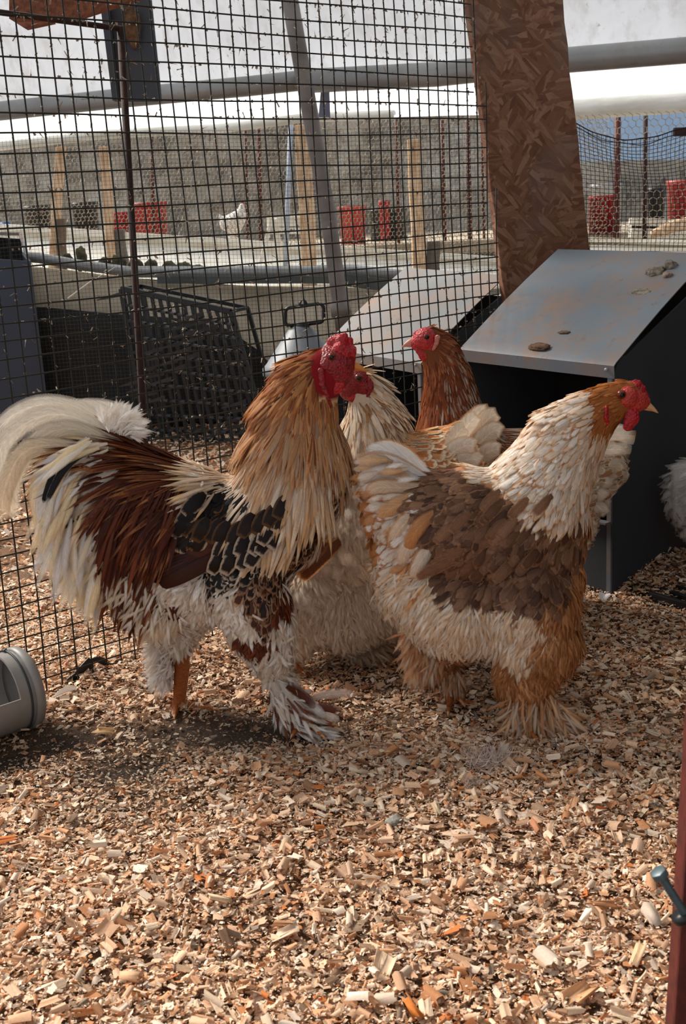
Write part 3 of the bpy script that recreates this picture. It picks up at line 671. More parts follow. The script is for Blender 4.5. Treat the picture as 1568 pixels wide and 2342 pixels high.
# leaning planks near the post (white A shape)
mb = MB(); mb.bar(aty(622, 498, 5.95), aty(596, 600, 5.95), .04, .02); mb.bar(aty(628, 500, 5.95), aty(640, 598, 5.97), .03, .02); mb.bar(aty(610, 506, 5.99), aty(700, 505, 5.99), .03, .05); mb.bar(aty(610, 528, 5.99), aty(700, 528, 5.99), .03, .03)
tag(bevel(mb.build('wooden_trestle', MWHITE), .002, 1), 'pale wooden trestle by the foot of the leaning grey post', 'trestle')
mb = MB(); mb.tube([aty(668, 210, 5.9), aty(652, 610, 5.9)], .012, 8); tag(mb.build('thin_pole', simple('white_blue_pole', (196, 206, 220), (170, 182, 200), 8, .5)), 'thin bluish white pole left of the leaning grey post', 'pole')
# leaning grey post with joint
post = empty('leaning_post', aty(790, 730, 4.4)); po = np.array(post.location); MPOST = simple('grey_post', (134, 128, 124), (108, 102, 98), 8, .55)
tag(post, 'leaning round grey post reaching up past the horizontal tube', 'post')
mb = MB(); pts = [aty(652, -60, 4.4)-po, aty(684, 120, 4.4)-po, aty(716, 300, 4.4)-po, aty(748, 480, 4.4)-po, aty(778, 700, 4.4)-po]; e = aty(786, 760, 4.4)-po; mb.tube(pts+[e], .029, 16); mb.build('tube', MPOST, post)
mb = MB(); mb.tube([aty(776, 690, 4.4)-po, aty(781, 722, 4.4)-po], .038, 16); mb.build('coupling', MPOST, post)
mb = MB(); mb.tube([e, np.array([e[0]+.03, e[1], -po[2]])], .029, 16); mb.build('lower_tube', MPOST, post)
# dark straight bracket plate upper left with timber
br = empty('roof_bracket', aty(300, 120, 3.4)); br0 = np.array(br.location); tag(br, 'dark grey metal plate hanging below the timber, upper left', 'bracket')
def kp(x, y, Y=3.4): return aty(x, y, Y)-br0
MPLATE = mat_galv('dark_plate', (70, 76, 86), (78, 66, 58), .6, .45)
mb = MB(); slab(mb, [kp(262, 232), kp(370, 232), kp(340, -60), kp(225, -60)], (0, .012, 0)); bevel(mb.build('plate', MPLATE, br), .002)
mb = MB(); slab(mb, [kp(262, 232), kp(276, 232), kp(246, -60), kp(225, -60)], (0, -.035, 0)); mb.build('flange', MPLATE, br)
o = blob('mud_nest', None, None, (0, 0, 0), (.022, .012, .05), NBR, 4); o.parent = br; o.location = [float(v) for v in kp(300, 60, 3.37)]
mb = MB(); slab(mb, [aty(20, 44, 3.0), aty(170, 42, 3.15), aty(330, -10, 3.3), aty(20, -30, 3.0)], (0.0, .05, .0)); mb2 = mb
tag(bevel(mb.build('timber_beam', MTIMBER), .003, 1), 'brown timber beam end crossing the upper left corner', 'beam')
mb = MB(); slab(mb, [aty(20, 42, 3.2), aty(55, 64, 3.2), aty(120, 50, 3.25), aty(110, 30, 3.25)], (0.0, .04, .0)); tag(mb.build('timber_block', MTIMBER), 'small brown timber wedge under the beam end', 'block')

# horizontal steel tube of the tunnel
mb = MB(); tp = [aty(-900, 310, 5.2), aty(-200, 262, 4.95), aty(0, 254, 4.9), aty(300, 222, 4.75), aty(560, 198, 4.65), aty(690, 184, 4.6)]; mb.tube(tp, .036, 20)
mb.tube([aty(690, 186, 4.58), aty(1000, 170, 4.45), aty(1300, 137, 4.3), aty(1568, 115, 4.15), aty(1800, 96, 4.0)], .042, 20)
tag(mb.build('tunnel_tube', MSTEEL), 'long horizontal steel tube running under the white sheet', 'tube')
mb = MB(); slab(mb, [aty(728, 268, 4.68), aty(755, 268, 4.68), aty(752, 185, 4.6), aty(735, 185, 4.6)], (0, .01, 0)); tag(mb.build('hanging_strap', simple('blue_strap', (150, 162, 190), (130, 142, 172), 8, .5)), 'short bluish strap hanging below the horizontal tube', 'strap')
# tunnel sheets
MT1 = mat_tarp('greenhouse_sheet', (190, 193, 199), (150, 147, 144), .6); MT2 = mat_tarp('bright_sheet', (240, 241, 242), (222, 219, 214), .3, .88)
def sheet(name, rows, mat, kind=None):
    V = []; n = len(rows[0])
    for r in rows: V += list(r)
    mb = MB(); mb.add(V, [(i*n+k, i*n+k+1, (i+1)*n+k+1, (i+1)*n+k) for i in range(len(rows)-1) for k in range(n-1)], True)
    o = mb.build(name, mat); s = o.modifiers.new('s', 'SUBSURF'); s.levels = s.render_levels = 2; return o
xs = [-500, -100, 300, 700, 1100, 1500, 1900, 2300]
tube_y = lambda x: 250-.087*x+15
rows = []
for k, (dy, dY) in enumerate(((8, .04), (-70, -.05), (-170, -.1), (-300, -.22), (-420, -.4))):
    rows.append([aty(x, 250-.083*x+dy+6*math.sin(x*.01+k*1.3), 4.95-.0005*x+dY+.03) for x in xs])
o = sheet('wall_far', rows, MT1); tag(o, 'greyish white plastic sheet of the tunnel above the steel tube', kind='structure')
edge = [(-500, 355), (-100, 345), (0, 340), (250, 312), (500, 300), (700, 275), (900, 268), (1100, 262), (1320, 262), (1568, 246), (1900, 230)]
rows = []
for k, (dy, dY) in enumerate(((0, 0), (-40, -.08), (-110, -.22), (-220, -.42), (-420, -.65))):
    rows.append([aty(x, y+dy, 6.0+dY-.0003*x+.012*math.sin(x*.02)*(k > 0)) for x, y in edge])
o = sheet('wall_back', rows, MT2); tag(o, 'bright white plastic sheet hanging below the steel tube', kind='structure')
mb = MB(); mb.tube([aty(x, y-6, 5.97-.0003*x) for x, y in edge if x < 1000], .022, 12); mb.tube([aty(x, y-12, 5.9-.0003*x) for x, y in edge if x >= 1000], .045, 14)
tag(mb.build('rolled_edge', simple('rolled_sheet', (236, 236, 230), (196, 192, 178), 3, .6, vs=(1, 5, 5))), 'rolled lower edge of the bright white plastic sheet', 'sheet roll')

# chicken wire panels
def hexwire(mb, P00, ux, uz, W_, H_, s, r, wob=.004, zmax=None):
    """hexagonal twisted mesh"""
    seen = {}
    dx = s*math.sqrt(3); nx = int(W_/dx)+1; nzz = int(H_/(1.5*s))+1
    def pt(x, z):
        k = (round(x/s*20), round(z/s*20))
        if k not in seen: seen[k] = (x+rng.normal(0, s*.07), z+rng.normal(0, s*.07), rng.normal(0, wob))
        a, b, c = seen[k]; return P00+ux*a+uz*b+np.cross(ux, uz)*c
    for j in range(nzz):
        for i in range(nx):
            cx = i*dx+(dx/2 if j % 2 else 0); cz = j*1.5*s
            v = [(cx, cz-s), (cx+dx/2, cz-s/2), (cx+dx/2, cz+s/2), (cx, cz+s)]
            for a, b in zip(v[:-1], v[1:]):
                p, q = pt(*a), pt(*b); d = unit(q-p); w1 = unit(np.cross(d, (0.0, 1, 0)))*r; w2 = np.array([0, r, 0.])
                mb.add([p+w1, p-w1*.5+w2*.87, p-w1*.5-w2*.87, q+w1, q-w1*.5+w2*.87, q-w1*.5-w2*.87], [(0, 1, 4, 3), (1, 2, 5, 4), (2, 0, 3, 5)])
cw = empty('chicken_wire_screen', (0, 6.6, .6)); cw0 = np.array([0, 6.6, .6]); tag(cw, 'hexagonal chicken wire screen stretched behind the white plank bed', 'wire screen')
mb = MB(); hexwire(mb, np.array([-2.2, 0, -.1]), np.array([1, 0, 0.]), np.array([0, 0, 1.]), 3.7, .78, .0135, .0021); tag(mb.build('hexagonal_mesh', MHEX, cw), kind='stuff')
cw2 = empty('chicken_wire_screen', (.6, 5.4, .6)); c20 = np.array([.6, 5.4, .6]); tag(cw2, 'wider hexagonal chicken wire to the right of the strand board', 'wire screen')
mb = MB(); hexwire(mb, aty(1230, 562, 5.4)-c20, np.array([1, 0, -.0]), np.array([0, 0, 1.]), .95, .53, .0185, .0017); tag(mb.build('hexagonal_mesh', MHEX, cw2), kind='stuff')
# fine square mesh fence behind
def sqmesh(mb, fn, nx, nz, r, sx=24):
    for i in range(nx+1):
        pts = [fn(i/nx, t) for t in np.linspace(0, 1, sx)]
        for p, q in zip(pts[:-1], pts[1:]): mb.add([p+[-r, 0, 0], p+[r, 0, 0], q+[r, 0, 0], q+[-r, 0, 0]], [(0, 1, 2, 3)]); mb.add([p+[0, -r, 0], p+[0, r, 0], q+[0, r, 0], q+[0, -r, 0]], [(0, 1, 2, 3)])
    for j in range(nz+1):
        pts = [fn(t, j/nz) for t in np.linspace(0, 1, sx*2)]
        for p, q in zip(pts[:-1], pts[1:]): mb.add([p+[0, 0, -r], p+[0, 0, r], q+[0, 0, r], q+[0, 0, -r]], [(0, 1, 2, 3)])
fm = empty('fine_mesh_fence', (0, 4.72, 0)); tag(fm, 'fine square wire mesh in front of the sheeted bench', 'fence')
def fn1(u, v): return np.array([-1.55+2.35*u, 4.0*0+.01*math.sin(9*u+3*v), .02+v*1.12+.02*math.sin(6*u)])
mb = MB(); sqmesh(mb, fn1, 156, 75, .0005, 8); tag(mb.build('square_mesh', MFINE, fm), kind='stuff')
tm = fm
net = empty('sagging_net', aty(1450, 430, 4.0)); n0 = np.array(net.location); tag(net, 'sagging dark square netting to the right of the strand board', 'net')
def fn2(u, v):
    P = aty(1300+360*u, 575-300*v, 4.0)-n0
    sag = -.05*math.sin(u*3.14*1.1)*max(0, v-.15)*1.3; P = P+np.array([.012*math.sin(5*v+2*u)*v, .02*math.sin(4*u+5*v), sag+.008*math.sin(7*u+9*v)*v]); return P
mb = MB(); sqmesh(mb, fn2, 36, 31, .0009, 14); tag(mb.build('netting', MBLACK, net), kind='stuff')
mb = MB(); mb.tube([fn2(u, 1.0)+[0, 0, .002*math.sin(u*30)] for u in np.linspace(0, 1, 20)], .002, 5); mb.tube([fn2(u, .96)+[0, 0, .004*math.sin(u*22)] for u in np.linspace(0, 1, 20)], .0015, 5); mb.build('top_cord', MBLACK, net)

# dark poles behind chicken wire
def pole(label, q0, q1, r, Y, mat=MRUST2):
    mb = MB(); a = aty(*q0, Y); b = aty(*q1, Y); b = b+(b-a)*((b[2]-(.615 if Y > 6.7 else .46))/(a[2]-b[2])); mb.tube([a, b], r, 10); tag(mb.build('rusty_pole', mat), label, 'pole')
pole('rusty red pole right of the strand board', (1412, 240), (1408, 545), .016, 6.0)
pole('thinner dark pole at the right, before the blue sheet', (1476, 240), (1473, 545), .011, 6.05, MRUST)
mb = MB(); mb.bar(aty(1540, 302, 5.2), aty(1620, 300, 5.2), .03, .035); mb.bar(aty(1600, 320, 5.2), aty(1604, 250, 5.2), .03, .03); tag(bevel(mb.build('clamp_block', MRUST), .003, 1), 'dark clamp block at the right edge holding the netting', 'clamp')
for i, (x, w_) in enumerate(((345, .010), (560, .008), (590, .012), (905, .009), (1010, .012), (1068, .014), (1100, .008))):
    pole(ORD[i]+' thin rusty pole from the left behind the chicken wire', (x, 275), (x+6, 520), w_, 6.9)
for o in list(COL.objects):
    if 'thin rusty pole from the left' in str(o.get('label')): o['group'] = 'thin poles behind the chicken wire'

# ledge and things on it
mb = MB(); mb.hexa([(-4, 6.75, .55), (3.5, 6.75, .55), (3.5, 9.3, .55), (-4, 9.3, .55), (-4, 6.75, .62), (3.5, 6.75, .62), (3.5, 9.3, .62), (-4, 9.3, .62)])
tag(mb.build('far_ledge', MBEIGE), 'long low ledge behind the chicken wire carrying red pots', 'ledge')
def tub(label, x0, x1, y0, y1, Y, mat, name='red_tub', cat='tub', taper=.9):
    a, b = aty(x0, y1, Y), aty(x1, y1, Y); t = aty((x0+x1)/2, y0, Y); r = abs(b[0]-a[0])/2; c = (a+b)/2; c[2] = .62; H = t[2]-.62
    mb = MB(); mb.lathe([(0, 0), (r*taper, 0), (r*.98, H*.9), (r*1.04, H*.92), (r*1.04, H), (r*.95, H), (r*.85, .02), (0, .02)], (0, 0, 0), 24); o = mb.build(name, mat); o.location = [float(v) for v in c]; tag(o, label, cat)
tub('wide dark red tub behind the chicken wire, right of the dark rod', 308, 386, 462, 524, 7.2, MREDP)
tub('small red tub at the foot of the stakes behind the chicken wire', 255, 300, 485, 520, 7.3, MREDP)
tub('faded red tub just right of the leaning post', 776, 838, 470, 528, 7.2, MREDF)
tub('small bright red pot hanging high right of the faded tub', 866, 892, 458, 490, 7.4, MREDP)
tub('tall dark red barrel right of the strand board', 1345, 1406, 447, 545, 6.75, MREDP, 'red_barrel', 'barrel', .98)
tub('faded red barrel at the right edge of the picture', 1524, 1600, 412, 530, 6.8, MREDF, 'red_barrel', 'barrel', .9)
tub('grey tank above the dark red barrel', 1350, 1420, 420, 447, 7.4, simple('pale_tank', (170, 176, 182), (140, 146, 152), 6, .5), 'pale_tank', 'tank')
tub('small blue pot at the left edge behind the chicken wire', 2, 24, 508, 520, 7.0, simple('blue_pot', (20, 120, 190), None, 5, .5), 'blue_pot', 'pot')
tub('black bucket row behind the faded red tub', 842, 930, 478, 530, 7.5, MBLACK, 'black_bucket', 'bucket')
tub('black bucket between the two poles at the right', 1478, 1520, 430, 500, 7.4, MBLACK, 'black_bucket', 'bucket')
tub('dark bucket between the leftmost stakes', 170, 228, 462, 520, 7.5, MBLACK, 'black_bucket', 'bucket')
tub('dark crate-like bucket near the left edge', 60, 118, 470, 520, 7.5, MBLACK, 'black_bucket', 'bucket')
mb = MB(); mb.bar(aty(1440, 510, 6.2), aty(1700, 515, 6.2), .06, .05); mb.bar(aty(1440, 530, 6.2), aty(1700, 535, 6.2), .06, .06); tag(mb.build('pale_block', MWHITE), 'long pale block behind the netting at the right', 'block')
mb = MB(); mb.tube([aty(1490, 537, 6.0), aty(1530, 520, 6.0), aty(1600, 505, 6.0)], [.02, .03, .035], 8); tag(mb.build('log', MSTAKE), 'small log lying on the pale block at the right', 'log')
# far screen and blue sheet
def mat_far():
    m, nt, p, o = newmat('shade_screen'); v = objvec(nt, (1, 1, 1)); f = noise(nt, 1.6, 6, .7, v); f2 = noise(nt, 9, 5, .7, v); vs = noise(nt, 6, 3, .6, objvec(nt, (6, 1, .5)))
    c = ramp(nt, f, [(.35, L4((140, 140, 136))), (.5, L4((186, 178, 166))), (.65, L4((206, 208, 206)))])
    c = mixc(nt, ramp(nt, f2, [(.45, (0,)*3), (.65, (.75,)*3)]), c, L4((58, 56, 48)))
    c = mixc(nt, ramp(nt, vs, [(.5, (0,)*3), (.68, (.5,)*3)]), c, L4((160, 166, 172)))
    nt.links.new(c, p.inputs['Base Color']); p.inputs['Roughness'].default_value = .9
    t = N(nt, 'ShaderNodeBsdfTranslucent'); nt.links.new(c, t.inputs[0]); mx = N(nt, 'ShaderNodeMixShader'); mx.inputs[0].default_value = .35
    nt.links.new(p.outputs[0], mx.inputs[1]); nt.links.new(t.outputs[0], mx.inputs[2]); nt.links.new(mx.outputs[0], o.inputs[0]); return m
mb = MB(); mb.box((0, 9.4, .85), (4.5, 0, 0), (0, .01, 0), (0, 0, .85)); tag(mb.build('wall_screen', mat_far()), 'grey shade screen closing the far side', kind='structure')
mb = MB(); P = [aty(1230, 372, 8.2), aty(1720, 362, 8.2), aty(1720, 200, 8.2), aty(1230, 200, 8.2)]; slab(mb, P, (0, .01, 0))
tag(mb.build('blue_sheet', mat_tarp('blue_tarp', (184, 202, 222), (160, 182, 208), .5)), 'light blue sheet seen through the netting at the right', 'sheet')

# ------------------------------------------------------------------ foreground things
# unseen roof sheet and dark right wall, added to cut light in the pen
mb = MB(); V = []; n = 9
for i in range(9):
    x = -1.0+4.2*i/8
    for k in range(n): yy = -1.2+5.2*k/(n-1); V.append((x, yy, 2.25+.25*math.sin(k/(n-1)*3.14)+.1*math.sin(i)))
mb.add(V, [(i*n+k, (i+1)*n+k, (i+1)*n+k+1, i*n+k+1) for i in range(8) for k in range(n-1)], True); o = mb.build('ceiling_light_block', mat_tarp('light_block_sheet', (150, 150, 150), (110, 108, 104), .5)); tag(o, kind='structure')
mb = MB(); mb.box((1.45, 1.6, .65), (.012, 0, 0), (0, 1.7, 0), (0, 0, .65)); tag(mb.build('wall_light_block', simple('light_block_board', (70, 62, 54), (48, 42, 38), 5, .8)), kind='structure')
# pipe feeder lower left
pf = empty('pipe_feeder', gnd(40, 1640)); pf0 = np.array(pf.location); tag(pf, 'cut open grey plastic pipe feeder lying at the lower left edge', 'feeder')
Rp = .068; endc = gnd(84, 1646); endc = endc+FN*(.080-np.dot(endc-F0, FN))-FD*.032; endc[2] = Rp+.006
ax = FD.copy(); sd = np.array([-ax[1], ax[0], 0]); up = np.array([0, 0, 1.0])
def pring(t, r, a): return endc-pf0+ax*t+(sd*math.cos(a)+up*math.sin(a))*r
mb = MB()
def pipeseg(t0, t1, a0, a1, ro, ri, n=28):
    A_ = np.linspace(a0, a1, n+1); V = []
    for t in (t0, t1):
        for r in (ro, ri):
            for a in A_: V.append(pring(t, r, a))
    m_ = n+1; Fs = []
    for k in range(n):
        Fs += [(k, k+1, 2*m_+k+1, 2*m_+k), (m_+k, 3*m_+k, 3*m_+k+1, m_+k+1), (k, m_+k, m_+k+1, k+1), (2*m_+k, 2*m_+k+1, 3*m_+k+1, 3*m_+k)]
    Fs += [(0, 2*m_, 3*m_, m_), (n, m_+n, 3*m_+n, 2*m_+n)]; mb.add(V, Fs, False)
pipeseg(-.030, -.0, 0, 2*math.pi, Rp, Rp-.004)
pipeseg(-.5, -.030, math.radians(172), math.radians(360+38), Rp, Rp-.004)
o = mb.build('pipe', MPVC, pf); 
es = o.modifiers.new('w', 'WELD'); es.merge_threshold = .0003
for p_ in o.data.polygons: p_.use_smooth = True
o.modifiers.new('split', 'EDGE_SPLIT').split_angle = math.radians(35)
mb = MB(); prof = [(-.004, Rp+.0005), (-.003, Rp+.004), (.010, Rp+.004), (.013, Rp+.001), (.014, Rp*.9), (.016, 0.0)]
V = []; n = 40
for t, r in prof:
    for k in range(n): V.append(pring(t, r, 2*math.pi*k/n))
mb.add(V, [(i*n+k, i*n+(k+1) % n, (i+1)*n+(k+1) % n, (i+1)*n+k) for i in range(len(prof)-1) for k in range(n)], True); mb.build('end_cap', MPVC, pf)
mb = MB(); mb.tube([pring(-.012, Rp+.002, a) for a in np.linspace(0, 2*math.pi, 48, endpoint=False)], .0018, 6, closed=True); wr = mb.build('tie_wire', simple('tie_wire_steel', (52, 56, 60), (40, 42, 46), 20, .5), pf)
mb = MB(); a_ = math.radians(75); 
mb.tube([pring(-.012+.004*math.sin(k*2.2), Rp+.003+.003*math.cos(k*2.2), a_+.02*k) for k in range(9)], .0016, 5); mb.build('wire_twist', MBLACK, wr)
mb = MB(); mb.lathe([(0, 0), (.006, 0), (.005, .002), (0, .003)], (0, 0, 0), 10, np.stack([ax, up, -sd], 1)); s_ = mb.build('screw', MRUST, pf); s_.location = [float(v) for v in pring(-.008, Rp+.001, math.radians(345))+0]
# rusty post with a bolt, close at the right
rp = empty('rusty_post', (.3, .95, 0)); rp0 = np.array(rp.location); YR = .95; tag(rp, 'rusty red steel post close at the lower right edge', 'post')
mb = MB(); P = [aty(1532, 2480, YR)-rp0, aty(1680, 2480, YR)-rp0, aty(1770, 600, YR)-rp0, aty(1656, 600, YR)-rp0]
slab(mb, P, (0, .03, 0)); o = mb.build('upright', MRUST2, rp); bevel(o, .003)
b1 = aty(1568, 2095, YR-.012)-rp0; b2 = aty(1512, 2005, YR-.012)-rp0; b3 = aty(1497, 1984, YR-.012)-rp0; bd = unit(b3-b2)
MBOLT = mat_galv('bolt_zinc', (92, 108, 112), (70, 66, 60), .5, .4)
bo = MB(); pts = []; rr = []
for t in np.linspace(0, 1, 31): pts.append(b1*(1-t)+b2*t); rr.append(.0038+.0005*(1 if int(t*30) % 2 else -1))
bo.tube(pts, rr, 10); bolt = bo.build('bolt_shank', MBOLT, rp)
bo = MB(); bo.tube([b2, b2+bd*.007], .0082, 6); bevel(bo.build('bolt_head', MBOLT, bolt), .001)
bo = MB(); c_ = aty(1553, 2092, YR-.012)-rp0; bo.tube([c_, c_+(b1-b2)*.12], .0085, 14); bo.build('washer', MBLACK, bolt)
# small things lying on the bedding
def feather_obj(label, px, py, L, w, ang, col):
    P = gnd(px, py); P[2] = height(P[0], P[1])+.012
    d = np.array([math.cos(ang), math.sin(ang), .15]); s = np.array([-math.sin(ang), math.cos(ang), .1])
    V = []; Fs = []; mb = MB()
    for i in range(22):
        t = i/21; wv = w*math.sin(math.pi*min(1, t*.93+.07))**.6
        for sg in (-1, 1):
            a = d*L*t; b = a+s*sg*wv+d*wv*.6+np.array([0, 0, .006*math.sin(t*3)]); mb.add([a-d*L*.02, a+d*L*.02, b+d*.0012, b-d*.0012], [(0, 1, 2, 3)])
    mb.tube([d*0, d*L*.5+[0, 0, .002], d*L], [.0007, .0005, .0003], 5); o = mb.build('loose_feather', simple('down_'+label[:5], col, None, 30, .9, bmp=0)); o.location = [float(v) for v in P]; tag(o, label, 'feather')
feather_obj('small grey barred loose feather in front of the plastic strip', 122, 1618, .045, .012, .45, (190, 172, 158))
feather_obj('loose white down feather at the right under the nest box mat', 1378, 1392, .03, .012, 1.2, (200, 196, 196))
def down(label, px, py, R_, n, col):
    P = gnd(px, py); P[2] = height(P[0], P[1])+.008; mb = MB()
    for i in range(n):
        a = np.array([rng.normal(0, R_*.5), rng.normal(0, R_*.4), abs(rng.normal(0, .006))]); d = unit(rng.normal(size=3)+np.array([0, 0, .6])); L = R_*(.4+.7*rng.random()); w_ = unit(np.cross(d, rng.normal(size=3)))*.0004
        m_ = a+d*L*.5+rng.normal(size=3)*.003; e = a+d*L
        mb.add([a-w_, a+w_, m_+w_, m_-w_], [(0, 1, 2, 3)]); mb.add([m_-w_, m_+w_, e+w_*.3, e-w_*.3], [(0, 1, 2, 3)])
    o = mb.build('down_tuft', simple('tuft', col, None, 10, .95, bmp=0)); o.location = [float(v) for v in P]; tag(o, label, 'feather')
down('wispy tuft of pale down feathers on the bedding in front of the hens', 1125, 1765, .032, 520, (205, 186, 174))
down('thin tuft of down lower left of the big down tuft', 1085, 1810, .016, 120, (200, 180, 166))
P = gnd(905, 1898); blob('floor_dropping', 'grey and white dropping on the bedding below the hens', 'dropping', P+[0, 0, .012], (.012, .010, .009), simple('dropping_grey', (190, 184, 170), (90, 88, 84), 60, .8, bmp=1), 31)
P = gnd(1215, 1822); blob('floor_dropping', 'dark green dropping on the bedding right of the down tuft', 'dropping', P+[0, 0, .006], (.013, .012, .006), simple('dropping_green', (46, 46, 36), (90, 88, 76), 60, .8, bmp=1), 37)
P = gnd(1382, 1975); blob('floor_dropping', 'dark brown dropping sunk in the bedding near the bolt', 'dropping', P+[0, 0, .002], (.013, .010, .006), NBR, 41)
P = gnd(1400, 2150); blob('floor_dropping', 'blackish dropping in a hollow of the bedding lower right', 'dropping', P+[0, 0, -.002], (.018, .014, .006), simple('dropping_black', (40, 34, 26), (84, 66, 44), 60, .9, bmp=1), 45)

# ------------------------------------------------------------------ chickens
def remesh(mb, vox, smooth=8, fac=.5):
    me = bpy.data.meshes.new('tmp'); me.from_pydata(mb.v, [], mb.f)
    o = bpy.data.objects.new('tmp', me); COL.objects.link(o)
    r = o.modifiers.new('r', 'REMESH'); r.mode = 'VOXEL'; r.voxel_size = vox; r.use_smooth_shade = True
    s = o.modifiers.new('s', 'SMOOTH'); s.iterations = smooth; s.factor = fac
    dg = bpy.context.evaluated_depsgraph_get(); out = bpy.data.meshes.new_from_object(o.evaluated_get(dg))
    bpy.data.objects.remove(o); bpy.data.meshes.remove(me)
    out.polygons.foreach_set('use_smooth', np.ones(len(out.polygons), bool)); return out
_ico = {}
def ico(sub):
    if sub not in _ico:
        bm = bmesh.new(); bmesh.ops.create_icosphere(bm, subdivisions=sub, radius=1); bm.verts.ensure_lookup_table()
        _ico[sub] = (np.array([v.co[:] for v in bm.verts]), [tuple(v.index for v in f.verts) for f in bm.faces]); bm.free()
    return _ico[sub]
def inpoly(x, y, poly):
    r = np.zeros(len(x), bool); n = len(poly)
    for i in range(n):
        x1, y1 = poly[i]; x2, y2 = poly[(i+1) % n]
        c = ((y1 > y) != (y2 > y)); xi = (x2-x1)*(y-y1)/((y2-y1) if y2 != y1 else 1e-9)+x1; r ^= c & (x < xi)
    return r
def jag2(x, y, s, a, seed):
    return (vnoise(x, y, s, seed)-.5)*2*a

class Bird:
    def __init__(s, name, label, foot_px, yaw=0.0, Y=None):
        """sagittal plane: vertical plane through the standing point, heading +a in picture right direction turned by yaw"""
        G = gnd(*foot_px); 
        if Y is not None: G = aty(foot_px[0], foot_px[1], Y); G[2] = 0
        s.G = G; s.a = np.array([math.cos(yaw), math.sin(yaw), 0]); s.n = np.array([s.a[1], -s.a[0], 0])   # n towards camera
        s.up = np.array([0, 0, 1.0]); s.root = empty(name, G); tag(s.root, label, 'chicken'); s.mpp = 1/(FPX/((G-CP)@CF))   # metres per px near the plane
    def P(s, x, y, l=0.0): return onpl(x, y, s.G+s.n*l, s.n)      # lateral offset toward the camera
    def L(s, p): return np.asarray(p)-s.G
    def surf(s, x, y, far=False):
        if not hasattr(s, 'pv'): s.pv = s.px(s.V); s.pl = (s.V-s.G)@s.n
        k = (s.pv[:, 0]-x)**2+(s.pv[:, 1]-y)**2 < 15**2
        return float(s.pl[k].max()) if k.any() else .03
    def px(s, W_):      # world points -> picture coordinates of their foot on the sagittal plane
        l = (W_-s.G)@s.n; return prj(W_-l[:, None]*s.n)
    def balls(s, mb, chain, sub=2, step=.45):
        for i in range(len(chain)):
            c = chain[i]; d = chain[min(i+1, len(chain)-1)]
            n = 1 if i == len(chain)-1 else max(1, int(math.hypot(d[0]-c[0], d[1]-c[1])/(step*min(c[2], d[2]))))
            for k in range(n):
                t = k/n; x, y, r, l, w = [c[j]*(1-t)+d[j]*t for j in range(5)]
                C_ = s.L(s.P(x, y, l)); R = r*s.mpp; V, F_ = ico(sub)
                mb.add(C_+(V[:, :1]*s.a+V[:, 2:]*s.up)*R+V[:, 1:2]*s.n*R*w, F_, True)
    def body(s, chains, vox=.007, colfn=None, name='body'):
        mb = MB()
        for c in chains: s.balls(mb, c)
        me = remesh(mb, vox, 10)
        o = link(name, me, s.root, MSKIN); s.body_o = o
        n = len(me.vertices); V = np.zeros(n*3, np.float32); me.vertices.foreach_get('co', V); V = V.reshape(-1, 3)+s.G
        p = s.px(V); c = colfn(p[:, 0], p[:, 1], V) if colfn else np.tile(lin((200, 180, 160)), (n, 1))
        a = me.color_attributes.new(name='col', type='FLOAT_COLOR', domain='POINT'); a.data.foreach_set('color', np.concatenate([c, np.ones((n, 1))], 1).astype(np.float32).ravel())
        me.calc_loop_triangles(); nt = len(me.loop_triangles); T_ = np.zeros(nt*3, np.int32); me.loop_triangles.foreach_get('vertices', T_); T_ = T_.reshape(-1, 3)
        vn = np.zeros(n*3, np.float32); me.vertex_normals.foreach_get('vector', vn); vn = vn.reshape(-1, 3)
        s.V, s.T, s.VN = V, T_, vn
        A_ = V[T_]; s.area = .5*np.linalg.norm(np.cross(A_[:, 1]-A_[:, 0], A_[:, 2]-A_[:, 0]), axis=1); return o
    def sample(s, n, inflate=0.0):
        t = rng.choice(len(s.T), n, p=s.area/s.area.sum()); b = rng.dirichlet((1, 1, 1), n)[..., None]
        Pn = (s.V[s.T[t]]*b).sum(1); Nn = unit((s.VN[s.T[t]]*b).sum(1)); return Pn+Nn*inflate, Nn
    def flow(s, pxy, ctrl):
        c = np.array(ctrl, float); d2 = (pxy[:, None, 0]-c[None, :, 0])**2+(pxy[:, None, 1]-c[None, :, 1])**2
        w = 1/(d2+400)**1.5; v = (w[..., None]*unit(c[:, 2:4])[None]).sum(1); v = unit(v)
        return v[:, :1]*s.a-v[:, 1:2]*s.up
    def plumage(s, name, n, test, ctrl, L_, W_, lift, style, K=4, jit=.18, shape=.5, inflate=0.0, thin3=True, bend=.6, both=True, npar=None, dens=None, prefer=None):
        """scatter feathers where test(x,y,l,N) is true; style(x,y,l,k)->cin(4), cout(4) linear colours with alpha = fray, lace threshold"""
        Pw, Nn = s.sample(n, inflate); p = s.px(Pw); l = (Pw-s.G)@s.n
        k = test(p[:, 0], p[:, 1], l, Nn) & (Pw[:, 2] > .012)
        Pw, Nn, p, l = Pw[k], Nn[k], p[k], l[k]; m = len(Pw)
        if m == 0: return None
        d = s.flow(p, ctrl)+rng.normal(size=(m, 3))*jit; d = unit(d-(d*Nn).sum(1)[:, None]*Nn)
        s_ = (1+.22*rng.normal(size=m)).clip(.5, 1.5); L0 = (L_(p[:, 0], p[:, 1]) if callable(L_) else L_)*s_; W0 = (W_(p[:, 0], p[:, 1]) if callable(W_) else W_)*s_
        lf = lift*(.5+rng.random(m)); t = unit(d*np.cos(lf)[:, None]+Nn*np.sin(lf)[:, None]); side = unit(np.cross(Nn, t)+Nn*rng.normal(0, .18, (m, 1)))
        ci, co = style(p[:, 0], p[:, 1], l, m)
        return s.strips(name, Pw, t, side, Nn, L0, W0, ci, co, K, shape, bend*np.sin(lf), thin3)
